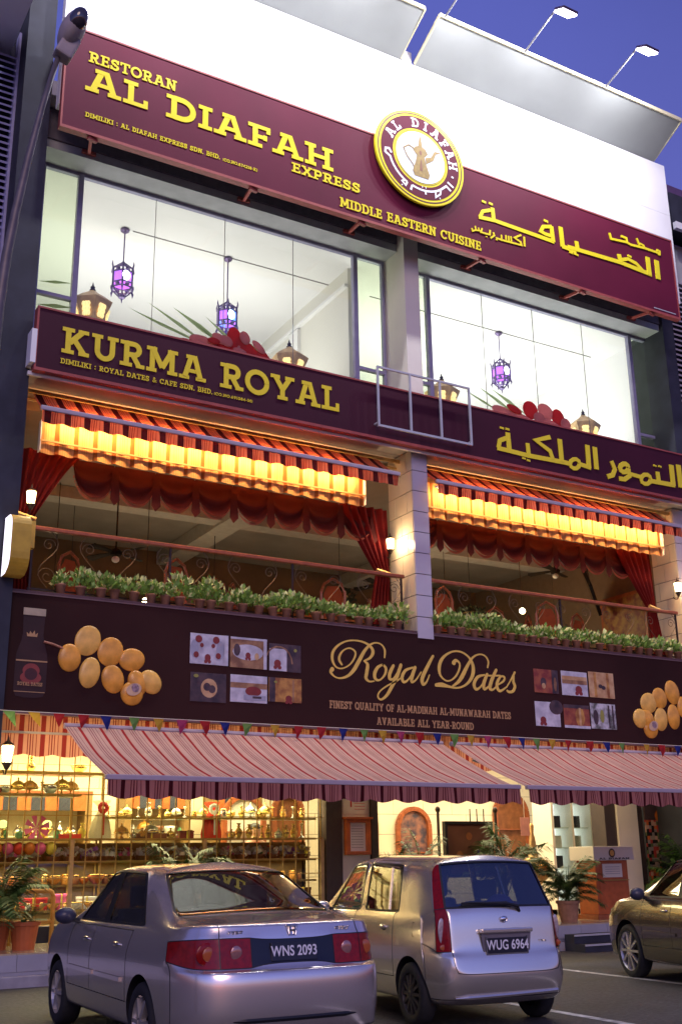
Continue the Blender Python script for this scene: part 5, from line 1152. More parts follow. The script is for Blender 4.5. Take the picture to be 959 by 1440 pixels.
# cabinets and niches at the back of the shop
def cabinet(x0, x1, z0, z1, lab, y=19.4):
    t = thing('wall_cabinet', lab, 'cabinet', (0,0,0), 0, 'wooden wall cabinets inside the shop')
    MB().box(x0,x0+.12,y,y+.5,z0,z1).build('side_panel', bpy.data.materials['brown_board'], t); MB().box(x1-.12,x1,y,y+.5,z0,z1).build('side_panel', bpy.data.materials['brown_board'], t)
    MB().box(x0,x1,y-.01,y+.5,z1,z1+.05).build('top', WOODR, t); MB().box(x0+.12,x1-.12,y+.45,y+.49,z0,z1).build('back_panel', mat('cab_glow', (.70,.60,.36), .6) if not bpy.data.materials.get('cab_glow') else bpy.data.materials['cab_glow'], t)
    n = 7; w = (x1-x0-.24)/n
    for i in range(n): MB().box(x0+.12+i*w,x0+.12+(i+1)*w-.004,y-.004,y+.02,z1-.28,z1).build('frieze_tile', [WOODO, DARKW][i % 2], t)
    for z in (z0+(z1-z0)*.3, z0+(z1-z0)*.6): MB().box(x0+.12,x1-.12,y+.05,y+.45,z-.02,z).build('shelf', SHG, t)
    for i in range(int((x1-x0)*4)):
        for z in (z0+(z1-z0)*.3, z0+(z1-z0)*.6):
            inst(random.choice([cache[k][0] for k in cache]), 'ornament', t, (x0+.2+i*.24, y+.2, z), sc=(.9,.9,.9))
cabinet(4.4,6.3,1.0,2.75,'checked frieze wooden cabinet at the left inside the shop'); cabinet(6.9,8.15,1.0,2.8,'checked frieze wooden cabinet behind the silver dish'); cabinet(8.6,9.6,1.0,2.78,'narrow checked frieze cabinet behind the red gift bag')
def arch(x, w, z0, z1, y, lab, inner):
    t = thing('arched_niche', lab, 'niche', (0,0,0), 0, 'wooden arched niches on the back wall')
    r = w/2; zc = z1-r; pts = [(x-r,z0)]+[(x-r*math.cos(math.pi*i/14), zc+r*math.sin(math.pi*i/14)) for i in range(15)]+[(x+r,z0)]
    b = MB()
    for i in range(len(pts)-1): b.bar((pts[i][0],y,pts[i][1]),(pts[i+1][0],y,pts[i+1][1]),.09,.09)
    b.build('frame', WOODR, t); MB().poly([(a,y+.03,z) for a, z in pts]).build('inner', inner, t)
    MB().box(x-r,x+r,y-.1,y+.02,z0+(z1-z0)*.45-.02,z0+(z1-z0)*.45).build('shelf', WOODR, t)
arch(12.42,.55,1.0,2.55,20.33,'arched wooden niche at the back right of the notice box', SM['brown']); arch(13.65,.80,1.0,2.62,20.33,'arched wooden niche with dark coloured glass on the back wall', grad('stained', (.05,.04,.06), (.28,.12,.08))); arch(10.2,.6,1.2,2.8,19.5,'slim arched niche behind the dark shopfront pier', SM['brown'])
arch(16.3,.9,1.6,2.95,20.33,'arched opening high on the back wall above the showcase',SM['brown'])
arch(9.15,.8,1.6,2.75,19.25,'arched niche with vases behind the right end of the shop window', SM['white'])
# person inside the shop
def person():
    t = thing('person', 'person with short dark hair in a red shirt standing behind the shop shelves', 'person', (8.95,18.35,.46))
    me = bpy.data.meshes.new('body'); V = [(0,0,.95),(0,0,1.2),(0,0,1.42),(0,-.01,1.52),(0,-.02,1.63),(0,-.02,1.72),(-.19,0,1.40),(-.25,-.05,1.12),(-.20,-.25,1.0),(.19,0,1.40),(.25,-.05,1.12),(.20,-.25,1.0),(-.10,0,.88),(-.11,-.01,.48),(-.11,.02,.06),(.10,0,.88),(.11,-.01,.48),(.11,.02,.06),(-.11,-.13,.03),(.11,-.13,.03)]
    E_ = [(0,1),(1,2),(2,3),(3,4),(4,5),(2,6),(6,7),(7,8),(2,9),(9,10),(10,11),(0,12),(12,13),(13,14),(0,15),(15,16),(16,17),(14,18),(17,19)]
    RR = [.15,.14,.14,.055,.085,.075,.065,.045,.03,.065,.045,.03,.09,.06,.045,.09,.06,.045,.035,.035]
    me.from_pydata(V, E_, []); me.materials.append(mat('skin', (.42,.22,.14), .5, var=.05)); o = bpy.data.objects.new('body', me); COL.objects.link(o); o.parent = t
    sk = o.modifiers.new('s', 'SKIN'); me.skin_vertices[0].data[0].use_root = True
    for i, r in enumerate(RR): me.skin_vertices[0].data[i].radius = (r*1.15, r)
    ss = o.modifiers.new('u', 'SUBSURF'); ss.levels = 2; ss.render_levels = 2
    MB().lathe([(.17,.0),(.185,.2),(.19,.42),(.12,.52),(.07,.545)], 16, (0,0,.92)).build('shirt', SM['red'], t, smooth=True).scale = (1.12,.85,1)
    for s_ in (-1,1): MB().tube([(s_*.16,0,1.41),(s_*.24,-.03,1.27),(s_*.26,-.06,1.15)], [.075,.075,.07], 10).build('sleeve', SM['red'], t, smooth=True)
    MB().lathe([(.17,0),(.18,.02),(.16,-.5)], 14, (0,0,.94)).build('trousers', DARKW, t)
    MB().ell((0,.01,1.70),.098,.105,.085).build('hair', BLACK, t, smooth=True)
    b = MB(); b.ell((-.03,-.10,1.655),.012,.008,.008,8,5).ell((.03,-.10,1.655),.012,.008,.008,8,5); b.build('eyes', BLACK, t)
    b = MB(); b.poly([(-.012,-.1,1.61),(.012,-.1,1.61),(0,-.125,1.615),(0,-.1,1.65)]); b.build('nose', bpy.data.materials['skin'], t)
person()
# notice box, signboard, entrance things
nbx = thing('notice_box', 'red wooden notice box with a white paper on the cream panel by the entrance', 'notice box', (10.42,17.24,1.97))
f = MB(); f.box(-.25,.25,0,.10,-.30,-.24).box(-.25,.25,0,.10,.24,.30).box(-.25,-.17,0,.10,-.24,.24).box(.17,.25,0,.10,-.24,.24); f.build('frame', WOODO, nbx, bevel=.006); MB().box(-.28,.28,-.03,.12,.30,.335).build('cap', WOODO, nbx)
MB().box(-.17,.17,.06,.09,-.24,.24).build('paper', WHITE, nbx); b = MB(); [b.box(-.12,.12,.055,.058,z,z+.008) for z in [-.18+i*.045 for i in range(9)]]; b.build('print_lines', mat('print_grey', (.3,.28,.3), .6), nbx)
pl_ = thing('notice_sheet', 'cream notice sheet with small red mark above the red notice box', 'notice', (0,0,0)); MB().box(10.17,10.67,17.352,17.358,2.36,2.74).build('sheet', CREAM, pl_); b = MB(); b.box(10.32,10.35,17.349,17.351,2.48,2.6); [b.box(10.40,10.62,17.349,17.351,z,z+.008) for z in (2.44,2.49,2.54,2.59,2.64)]; b.build('print', SM['red'], pl_)
sb = thing('menu_board', 'dark menu board hung between two black iron posts at the entrance', 'menu board', (0,0,0))
MB().box(12.45,13.46,17.44,17.50,1.30,2.20).build('board', mat('board_brown', (.10,.04,.025), .4, var=.3, nscale=2), sb, bevel=.01)
f = MB(); f.box(12.40,12.45,17.42,17.52,1.25,2.25).box(13.46,13.51,17.42,17.52,1.25,2.25).box(12.45,13.46,17.42,17.52,2.20,2.25).box(12.45,13.46,17.42,17.52,1.25,1.30); f.build('frame', BLACK, sb)
b = MB(); b.disc(12.95,17.436,1.98,.07,.07); b.disc(12.72,17.436,1.6,.09,.12); b.build('printed_emblem', SM['brown'], sb)
for x in (12.28,13.62): MB().tube([(x,17.47,.47),(x,17.47,2.42)], .028, 8).ell((x,17.47,2.46),.05,.05,.06).build('post', IRON, sb)
for x in (13.02,13.18,13.34): MB().tube([(x,17.47,2.25),(x,17.47,2.48)], .012, 6).build('spike', IRON, sb)
gpz = thing('brass_urn', 'large brass urn standing among the plants beside the pink tag', 'urn', (14.35,17.3,.47)); MB().lathe([(.2,0),(.2,.03),(.06,.2),(.05,.5),(.12,.62),(.27,.75),(.30,.95),(.27,1.05),(.10,1.12),(.08,1.2),(.05,1.5),(.03,1.55),(.045,1.7),(.02,1.75)], 20).build('body', BRASSD, gpz, smooth=True); MB().lathe([(.30,.92),(.31,.95),(.30,.98)], 20).build('rim', BRASS, gpz, smooth=True)
tg = thing('tag', 'pink paper tag hanging by the entrance under the awning gap', 'tag', (0,0,0)); MB().box(14.0,14.22,17.2,17.204,1.98,2.32).build('paper', mat('pink_tag', (.75,.35,.30), .6), tg); MB().box(14.10,14.115,17.2,17.203,2.32,3.7).build('cord', CREAM, tg)
# bright showcase
fr = thing('glass_showcase', 'tall white two door showcase glowing with cold white light', 'showcase', (15.72,18.3,.46))
f = MB(); f.box(0,.07,0,.6,0,2.2).box(1.08,1.15,0,.6,0,2.2).box(.545,.605,0,.6,0,2.2).box(0,1.15,0,.6,2.2,2.34).box(0,1.15,0,.6,0,.12); f.build('frame', CREAM, fr, bevel=.008)
MB().box(.07,1.08,.55,.58,.12,2.2).build('back', mat('cold_back', (.8,.85,.9), .5, var=0, emit=(.85,.93,1), es=2.2), fr)
for z in (.5,.9,1.3,1.7): MB().box(.07,.545,.1,.5,z,z+.015).box(.605,1.08,.1,.5,z,z+.015).build('shelf', SHG, fr)
for x in (.30,.84):
    for z in (.515,.915,1.315,1.715): MB().box(x-.11,x+.11,.2,.3,z,z+.24).build('packet', random.choice([SM['white'],DARKW,SM['silver']]), fr)
for x in (.07,.605): MB().box(x,x+.475,-.01,.0,.12,2.2).build('door', GLASS, fr)
# podium
pd = thing('podium', 'orange wood reception podium with a cream lectern top and round crest', 'podium', (15.2,16.35,.47), R(0))
MB().box(-.46,.46,-.3,.3,0,.10).build('plinth', WOODR, pd, bevel=.01); MB().box(-.40,.40,-.25,.25,.10,1.04).build('cabinet', WOODO, pd, bevel=.008)
MB().box(-.33,.33,-.262,-.252,.16,.66).build('door_panel', WOODO, pd, bevel=.004); MB().box(-.24,.24,-.268,-.254,.74,.98).build('notice', CREAM, pd); b = MB(); [b.box(-.18,.18,-.271,-.269,z,z+.008) for z in (.80,.84,.88,.92)]; b.build('print_lines', bpy.data.materials['print_grey'], pd)
MB().box(-.40,.40,-.268,-.254,.68,.70).build('moulding', GOLDR, pd); MB().box(-.50,.50,-.34,.32,1.04,1.29).build('top', CREAM, pd, bevel=.01)
b = MB(); b.disc(-.05,-.344,1.17,.08,.08); b.build('crest', IRON, pd); b = MB(); b.disc(-.05,-.347,1.17,.055,.055); b.build('crest_centre', BRASS, pd); slab_text('AL DIAFAH', -.38, 1.06, .38, .025, -.343, 'lettering', IRON, pd, .001, 'tiny lettering along the podium top')
pb = thing('mosaic_banner', 'tall roll banner printed with a mosaic of small red and green pictures', 'banner', (0,0,0)); 
def mosaic():
    m = bpy.data.materials.new('mosaic_print'); m.use_nodes = True; t = m.node_tree; b = t.nodes['Principled BSDF']
    tc = t.nodes.new('ShaderNodeTexCoord'); v = t.nodes.new('ShaderNodeTexVoronoi'); v.inputs['Scale'].default_value = 14; v.distance = 'CHEBYCHEV'; v.inputs['Randomness'].default_value = .3
    r = t.nodes.new('ShaderNodeValToRGB'); sp = t.nodes.new('ShaderNodeSeparateColor'); r.color_ramp.interpolation = 'CONSTANT'
    for p, c in ((.25,(.45,.05,.04,1)),(.45,(.30,.26,.22,1)),(.6,(.10,.14,.05,1)),(.75,(.55,.35,.25,1)),(.9,(.6,.15,.03,1))): e = r.color_ramp.elements.new(p); e.color = c
    t.links.new(tc.outputs['Object'], v.inputs['Vector']); t.links.new(v.outputs['Color'], sp.inputs[0]); t.links.new(sp.outputs[0], r.inputs[0]); t.links.new(r.outputs[0], b.inputs['Base Color']); return m
MB().box(17.52,18.55,17.45,17.47,.75,2.3).build('print', mosaic(), pb); MB().box(17.52,18.55,17.445,17.475,2.301,2.75).build('header', mat('header_dark', (.08,.05,.05), .5), pb); MB().disc(18.0,17.44,2.38,.2,.14).build('printed_dish', SM['orange'], pb); MB().box(17.5,18.57,17.4,17.5,.47,.75).build('base', BLACK, pb)
bx = thing('steps', 'low dark steps with pale edges leading up to the right shop entrance', 'steps', (0,0,0)); MB().box(13.2,17.6,14.75,15.24,GZ,.20).build('lower_step', DARKW, bx); MB().box(13.2,17.6,14.73,14.75,.175,.203).build('nosing', STEEL, bx); MB().box(13.2,17.6,15.0,15.238,.201,.34).build('upper_step', DARKW, bx); MB().box(13.2,17.6,14.98,14.999,.315,.343).build('nosing', STEEL, bx)
# tubular barrier
tb = thing('tubular_barrier', 'mustard coloured tubular hoop barrier on the tiled verandah', 'barrier', (4.39,16.95,.47)); TBM = mat('mustard_tube', (.52,.27,.06), .4, var=.15)
MB().tube([(0,0,0),(.0,0,.66),(.02,0,.72),(.07,0,.745),(.53,0,.745),(.58,0,.72),(.60,0,.66),(.6,0,0)], .034, 10).build('hoop', TBM, tb, smooth=True); MB().tube([(0,0,.32),(.6,0,.32)], .03, 10).build('cross_bar', TBM, tb, smooth=True)
# palms
def frond_mesh(seed, L, droop, nl=26, w=.017, ll=.30):
    rd = random.Random(seed); b = MB(); pts = []
    for i in range(11):
        t = i/10; pts.append(Vector((L*t*(.55+.25*t), 0, L*(.85*t-droop*t*t))))
    b.tube(pts, [.010*(1-i/12)+.002 for i in range(11)], 4)
    for i in range(nl):
        t = .22+.76*i/nl; p = pts[int(t*10)].lerp(pts[min(10,int(t*10)+1)], t*10-int(t*10)); l = ll*(1-.6*abs(t-.5))*rd.uniform(.85,1.1)
        for s_ in (-1,1):
            d = Vector((.55,s_*.8,-.15+rd.uniform(-.15,.2))).normalized()*l; q = Vector((d.y,-d.x,0)).normalized()*w
            m_ = p+d*.5; b.poly([p, m_+q, p+d+Vector((0,0,-.05)), m_-q])
    return b.mesh('frond', PALM)
fms = [frond_mesh(i, L, d) for i, (L, d) in enumerate([(1.1,.35),(1.0,.55),(.85,.25),(.95,.75)])]
def palm(x, y, z, h, n, lab, pm=POTO, s=1, stem=.25, pr=.2):
    t = thing('potted_palm', lab, 'potted palm', (x,y,z), 0, 'palms standing along the shopfront')
    MB().lathe([(pr*.72,0),(pr*.95,pr*1.6),(pr*1.08,pr*1.62),(pr*1.08,pr*1.85),(pr*.95,pr*1.85),(pr*.9,pr*1.7),(.001,pr*1.7)], 18).build('pot', pm, t, smooth=False)
    b = MB(); rd = random.Random(int(x*37))
    for k in range(4): b.tube([(rd.uniform(-.05,.05),rd.uniform(-.05,.05),pr*1.7),(rd.uniform(-.06,.06),rd.uniform(-.06,.06),pr*1.7+stem)], .014, 5)
    b.build('stem', PALM, t)
    for i in range(n):
        sc = s*rd.uniform(.75,1.1); o = inst(rd.choice(fms), 'frond', t, (rd.uniform(-.04,.04),rd.uniform(-.04,.04),pr*1.7+stem*rd.random()), (rd.uniform(-.2,.2),rd.uniform(-.45,.25),i*2.399), (sc,sc,sc*h))
palm(4.02,16.25,.47,1.0,26,'palm in an orange pot at the left end of the verandah', s=.95)
palm(4.35,16.05,.47,.4,7,'low plant in an orange pot beside the left palm', s=.5, stem=.05, pr=.2)
palm(6.9,16.5,.47,1.15,34,'bushy palm behind the roof of the left silver car', POT, s=.9, stem=.55)
palm(10.85,16.9,.47,1.1,30,'palm just right of the red notice box', POT, s=.8, stem=.5)
palm(11.5,17.0,.47,1.25,26,'taller leafy plant left of the menu board', POT, s=.8, stem=.6)
palm(13.0,16.5,.47,1.25,34,'palm in front of the right end of the menu board', POT, s=1.0, stem=.75)
palm(13.95,15.95,.47,.8,44,'dense palm between the hatchback and the podium', POT, s=.85, stem=.3)
palm(17.9,16.8,.47,1.1,28,'palm in front of the mosaic banner', POT, s=1.0, stem=.5)
# ================================================================== ROOM LIGHTS
area('top_room_fill', (6.9,18.6,10.1), (R(180),0,0), 5.5, 2.5, 210, (1,.95,.92)); area('top_room_fill', (14.3,18.8,10.1), (R(180),0,0), 6.0, 2.8, 360, (1,.98,.96))  # unseen upward area lights below the sill, added to brighten the ceilings
area('shop_ceiling_lamp', (6.6,18.7,3.72), (0,0,0), 5.4, 1.6, 500, (1,.80,.44)); area('shop_ceiling_lamp', (13.6,18.6,3.72), (0,0,0), 5.2, 1.6, 260, (1,.82,.52))
area('shop_window_lamp', (6.7,17.62,3.70), (0,0,0), 5.4, .25, 150, (1,.80,.42)); area('verandah_lamp', (6.6,16.7,3.70), (0,0,0), 5.0, .2, 40, (1,.76,.45)); area('verandah_lamp', (14.0,16.7,3.70), (0,0,0), 5.0, .2, 60, (1,.76,.45))
for z in (1.60,1.26,.90): area('shelf_lamp', (6.7,17.6,z-.035+.0), (0,0,0), 5.6, .05, 32, (1,.82,.5))
area('terrace_lamp', (6.7,20,6.0), (R(180),0,0), 4, 2.5, 15, (1,.78,.5)); area('terrace_lamp', (14.8,20,6.0), (R(180),0,0), 4, 2.5, 17, (1,.78,.5))

import re
# ================================================================== CARS
def paint(nm, c): return mat(nm, c, .24, metal=.8, var=.02, nscale=200, coat=1)
SILVER = paint('silver_lilac_paint', (.82,.73,.66)); SILVER2 = paint('silver_beige_paint', (.78,.71,.60)); BRONZE = paint('bronze_grey_paint', (.13,.105,.075))
CGLASS = glassy('car_glass', (.42,.46,.48), .015, .9, .22); REDL = mat('red_lens', (.24,.004,.004), .22, spec=.35, coat=.12, var=.25, nscale=30); CLEARL = mat('clear_lens', (.42,.20,.18), .15, metal=.4, coat=1, var=.15, nscale=40)
PLATE = mat('plate_black', (.012,.014,.028), .3); PLTX = mat('plate_white', (.75,.75,.78), .5, var=0); RIMM = mat('alloy', (.50,.47,.45), .35, metal=.7, var=.05); SEATM = mat('seat_cloth', (.06,.06,.075), .8)
MIRB = mat('mirror_blue_grey', (.035,.035,.06), .4, coat=.2); CLEARW = mat('pale_lens', (.50,.42,.42), .2, metal=.3, coat=.5, var=.3, nscale=40); AMBL = mat('amber_lens', (.42,.10,.03), .15, coat=.5)
def build_car(root, cols, levels, labels, paintm, tyre, wheels, track, cre={}):
    """cols: number of half columns; levels: list of rings of half points; labels(level,col)->name"""
    NK = len(levels[0]); V = []; idx = []
    for ring in levels:
        rr = {}
        for k, (x, y, z) in enumerate(ring):
            V.append((x, y, z)); rr[k, 1] = len(V)-1
            if k in (0, NK-1): rr[k, -1] = rr[k, 1]
            else: V.append((-x, y, z)); rr[k, -1] = len(V)-1
        idx.append(rr)
    names = []; F = []; MI = []
    def add(f, nm):
        if nm not in names: names.append(nm)
        F.append(f); MI.append(names.index(nm))
    for l in range(len(levels)-1):
        for k in range(NK-1):
            for s in (1, -1):
                nm = labels(l, k, s)
                q = (idx[l][k,s], idx[l][k+1,s], idx[l+1][k+1,s], idx[l+1][k,s]); add(q if s == 1 else q[::-1], nm)
    for top, L in ((1, len(levels)-1), (0, 0)):
        for k in range(NK-1):
            nm = 'roof' if top else 'underbody'
            if k == 0: q = (idx[L][0,1], idx[L][1,1], idx[L][1,-1])
            elif k == NK-2: q = (idx[L][k,1], idx[L][k+1,1], idx[L][k,-1])
            else: q = (idx[L][k,1], idx[L][k+1,1], idx[L][k+1,-1], idx[L][k,-1])
            add(q if top else q[::-1], nm)
    names.append('wheel_well'); wi = len(names)-1
    me = bpy.data.meshes.new('cage'); me.from_pydata(V, [], F)
    for n in names: me.materials.append(bpy.data.materials.get('lab_'+n) or bpy.data.materials.new('lab_'+n))
    me.polygons.foreach_set('material_index', MI); me.polygons.foreach_set('use_smooth', [True]*len(F)); me.update()
    # creases along label borders that want a crisp edge
    bm = bmesh.new(); bm.from_mesh(me); bmesh.ops.recalc_face_normals(bm, faces=bm.faces); cl = bm.edges.layers.float.get('crease_edge') or bm.edges.layers.float.new('crease_edge')
    soft = {'glass'}
    lev = {i: (l, k) for l, rr in enumerate(idx) for (k, s_), i in rr.items()}
    for e in bm.edges:
        (l0, k0), (l1, k1) = lev[e.verts[0].index], lev[e.verts[1].index]
        if l0 == l1 and l0 in cre and cre[l0][1] <= min(k0, k1) and max(k0, k1) <= cre[l0][2]: e[cl] = cre[l0][0]; continue
        if len(e.link_faces) == 2:
            a, b = [re.sub(r'_[LRab]+$', '', names[f.material_index]) if 0 else names[f.material_index] for f in e.link_faces]
            if a != b:
                if 'window' in a or 'window' in b or 'screen' in a or 'screen' in b: e[cl] = .95
                if 'lamp' in a or 'lamp' in b: e[cl] = .55
                if {'rear_bumper','boot_lid'} == {a, b} or {'rear_bumper','tailgate'} == {a, b}: e[cl] = .5
            if e.verts[0].co.z < .3 and e.verts[1].co.z < .3: e[cl] = .3
    vl = bm.verts.layers.float.get('crease_vert') or bm.verts.layers.float.new('crease_vert')
    for v_ in bm.verts:
        cnt = {}
        for f in v_.link_faces: q_ = names[f.material_index]; cnt[q_] = cnt.get(q_, 0)+1
        if any(c_ == 1 and ('window' in q_ or 'rear_screen' in q_) for q_, c_ in cnt.items()) and len(v_.link_faces) > 2 and abs(v_.co.x) > .01: v_[vl] = .55
        if any(c_ == 1 and 'tail_lamp' in q_ for q_, c_ in cnt.items()): v_[vl] = .6
    bm.to_mesh(me); bm.free()
    o = bpy.data.objects.new('cage', me); COL.objects.link(o)
    ss = o.modifiers.new('s', 'SUBSURF'); ss.levels = 3; ss.render_levels = 3
    cut = MB(); wr = tyre+.045
    for (wy,) in wheels:
        for s in (1,-1):
            n0 = len(cut.f); cut.lathe([(wr,-.26),(wr,.26)], 40, (s*(track+.03), wy, tyre+.01), wi, 'X')
    cm = cut.mesh('cut', [bpy.data.materials['lab_'+n] if bpy.data.materials.get('lab_'+n) else bpy.data.materials.new('lab_'+n) for n in names]); co = bpy.data.objects.new('cut', cm); COL.objects.link(co)
    bb = bmesh.new(); bb.from_mesh(cm); bmesh.ops.recalc_face_normals(bb, faces=bb.faces); bb.to_mesh(cm); bb.free()
    bo = o.modifiers.new('b', 'BOOLEAN'); bo.operation = 'DIFFERENCE'; bo.solver = 'EXACT'; bo.object = co
    bpy.context.view_layer.update()
    dg = bpy.context.evaluated_depsgraph_get(); ev = bpy.data.meshes.new_from_object(o.evaluated_get(dg), depsgraph=dg)
    if len(ev.polygons) < 5000:
        print('BOOL FAIL', len(ev.polygons)); bo.solver = 'FAST'; bpy.context.view_layer.update(); dg = bpy.context.evaluated_depsgraph_get(); ev = bpy.data.meshes.new_from_object(o.evaluated_get(dg), depsgraph=dg); print('now', len(ev.polygons))
    bvh = BVHTree.FromPolygons([v.co[:] for v in ev.vertices], [list(p.vertices) for p in ev.polygons])
    VN = [v.normal.copy() for v in ev.vertices]; parts = {}
    slotn = [m.name.replace('lab_', '') if m else names[0] for m in ev.materials]
    for p in ev.polygons:
        nm_ = slotn[p.material_index]
        if nm_ == 'wheel_well': nm_ += '_'+('L' if p.center.x < 0 else 'R')+('a' if p.center.y > 0 else 'b')
        elif nm_.startswith('pillar'): nm_ += 'a' if p.center.y > 0 else 'b'
        parts.setdefault(nm_, []).append(p)
    PM_ = {'side_window': CGLASS, 'windscreen': CGLASS, 'rear_screen': CGLASS, 'tail_lamp': REDL, 'lamp_strip': REDL, 'wheel_well': BLACK, 'underbody': BLACK, 'plate_panel': PLATE, 'window_pillar': BLACK, 'head_lamp': CLEARL}
    import re
    for nm, ps in parts.items():
        base = re.sub(r'_[LRab]+$', '', nm); vm = {}; vs_ = []; fs = []
        for p in ps:
            f = []
            for vi in p.vertices:
                if vi not in vm: vm[vi] = len(vs_); vs_.append(vi)
                f.append(vm[vi])
            fs.append(f)
        m2 = bpy.data.meshes.new(base); ins = -.004 if PM_.get(base) is CGLASS else 0
        m2.from_pydata([tuple(ev.vertices[i].co+VN[i]*ins) for i in vs_], [], fs); m2.materials.append(PM_.get(base, paintm)); m2.update()
        if base not in ('wheel_well',):
            m2.polygons.foreach_set('use_smooth', [True]*len(fs))
            near = set()
            if 'wheel_well' in parts:
                pass
            try: m2.normals_split_custom_set_from_vertices([VN[i] for i in vs_]) if not (WELLV := set()) and base in ('boot_lid','tailgate','roof','rear_screen','windscreen','side_window','pillar') else None
            except Exception as ex: print(ex)
        po = bpy.data.objects.new(base, m2); COL.objects.link(po); po.parent = root
    # shut lines and seals where labels meet
    ed = {}
    for p in ev.polygons:
        for k in p.edge_keys: ed.setdefault(k, []).append(slotn[p.material_index])
    gap = MB(); seal = MB()
    for k, ls in ed.items():
        if len(ls) == 2 and ls[0] != ls[1] and 'wheel_well' not in ls and 'underbody' not in ls:
            a, b = ev.vertices[k[0]], ev.vertices[k[1]]; g = any('window' in q or 'screen' in q for q in ls); n = ((a.normal+b.normal)/2).normalized()
            if not g and not any(q.split('_')[0] in ('door','boot','tailgate','bonnet','rear','tail','front','plate','head') for q in ls): continue
            w = .010 if g else .0035; d = (b.co-a.co); t = d.cross(n)
            if t.length < 1e-7: continue
            t = t.normalized()*w; d = d*.08; tgt = seal if g else gap
            tgt.quad(a.co+n*.0015-t-d, b.co+n*.0015-t+d, b.co+n*.0015+t+d, a.co+n*.0015+t-d)
    if seal.v: seal.build('window_seal', BLACK, root, kind='stuff')
    if gap.v: gap.build('panel_gap', BLACK, root, kind='stuff')
    bpy.data.objects.remove(o); bpy.data.objects.remove(co)
    return bvh
def wheel(root, x, y, r, w, side, spokes, rimm=None, label=None, style='alloy'):
    m = MB(); R_ = r*(.74 if spokes == 10 else .66); ox = side*w*.32
    m.lathe([(R_,-w*.45),(R_*1.02,-w*.44),(R_*.95,-w*.3),(R_*.90,.0),(R_*.95,w*.42),(R_*1.02,w*.45)], 28, (0,0,0), 0, 'X', False)
    k = spokes
    for i in range(k):
        a = 2*math.pi*i/k; p0 = Vector((ox+side*.01, .03*math.cos(a), .03*math.sin(a))); p1 = Vector((ox+side*.0, R_*.96*math.cos(a), R_*.96*math.sin(a)))
        m.bar(p0, p1, R_*(.26 if k < 8 else .17), .028)
    m.lathe([(R_*.22,-.012),(R_*.22,.02),(R_*.12,.03),(.001,.03)] if side > 0 else [(.001,-.03),(R_*.12,-.03),(R_*.22,-.02),(R_*.22,.012)], 14, (ox,0,0), 0, 'X')
    wo = m.build('wheel', rimm or RIMM, root); wo.location = (x,y,r)
    t = MB(); t.lathe([(R_,-w*.46),(R_*1.12,-w*.5),(r*.90,-w*.5),(r*.975,-w*.40),(r,-w*.25),(r,w*.25),(r*.975,w*.40),(r*.90,w*.5),(R_*1.12,w*.5),(R_,w*.46)], 36, (0,0,0), 0, 'X', False); t.build('tyre', RUB, wo, smooth=True)
    t = MB(); t.lathe([(.001,0),(R_*.9,0)], 24, (ox-side*.07,0,0), 0, 'X'); t.build('brake_disc', mat('brake_grey', (.05,.05,.055), .6, metal=.5) if not bpy.data.materials.get('brake_grey') else bpy.data.materials['brake_grey'], wo)
def plate(root, s, c, w, h, m=PLATE, size=.105):
    o = MB().box(-w/2,w/2,-.008,.008,-h/2,h/2).build('number_plate', m, root, bevel=.003); o.location = c[0]; o.rotation_euler = (c[1],0,0)
    cu = bpy.data.curves.new('t', 'FONT'); cu.body = s; cu.size = size*.86; cu.align_x = 'CENTER'; cu.align_y = 'CENTER'; cu.space_character = 1.02; cu.extrude = .0008; cu.offset = .0018
    to = bpy.data.objects.new('t', cu); COL.objects.link(to); dg = bpy.context.evaluated_depsgraph_get(); bpy.context.view_layer.update(); me = bpy.data.meshes.new_from_object(to.evaluated_get(dg)); bpy.data.objects.remove(to)
    me.materials.clear(); me.materials.append(PLTX); l = inst(me, 'plate_characters', o, (0,-.0105,0), (R(90),0,0), (.80,1,1)); l['label'] = 'characters '+s
def on(bvh, x, z, back=True):
    h0 = bvh.ray_cast(Vector((x,-6 if back else 6,z)), Vector((0,1 if back else -1,0)))
    if h0[0] is None: return Vector((x,-2.1,z)), Vector((0,-1,0))
    h = bvh.ray_cast(Vector((x,-6 if back else 6,z)), Vector((0,1 if back else -1,0))); return h[0], h[1]
def side_on(bvh, y, z, s=-1):
    h = bvh.ray_cast(Vector((s*4,y,z)), Vector((-s,0,0))); return h[0]
def decal_disc(root, bvh, x, z, rx, rz, m, nm, off=.004, lab=None, sphere=None):
    p, n = on(bvh, x, z); b = MB(); b.ell((0,0,0), rx, sphere or .008, rz, 18, 8); o = b.build(nm, m, root, smooth=True); o.location = (p.x, p.y-off, p.z)
    if lab: o['label'] = lab
    return o
def seats(root, ys, w, z=.34, head=True):
    for y in ys:
        for x in (-w, w):
            b = MB(); b.box(x-.22,x+.22,y-.02,y+.45,z,z+.18).box(x-.21,x+.21,y-.12,y+.02,z+.15,z+.72); o = b.build('seat', SEATM, root, bevel=.03)
            if head: MB().box(x-.12,x+.12,y-.13,y-.03,z+.74,z+.92).build('headrest', SEATM, root, bevel=.03)
def ring(W, yr, yf, zr, zs, zf, taper=.0, cx=(.33,.56,.74), cols=None):
    ys = cols
    P = [(0,yr,zr),(cx[0],yr+.008,zr),(cx[1],yr+.03,zr),(min(cx[2],W-.06),yr+.13,zr-.005),(W-.012,yr+.42,(zr+zs)/2 if zr > zs else zs)]
    for i, y in enumerate(ys): P.append((W-(.012 if i in (0,len(ys)-1) else 0), y, zs))
    P += [(W-.035,yf-.42,(zf+zs)/2),(min(.70,W-.1),yf-.14,zf),(.38,yf-.03,zf),(0,yf,zf)]
    return P
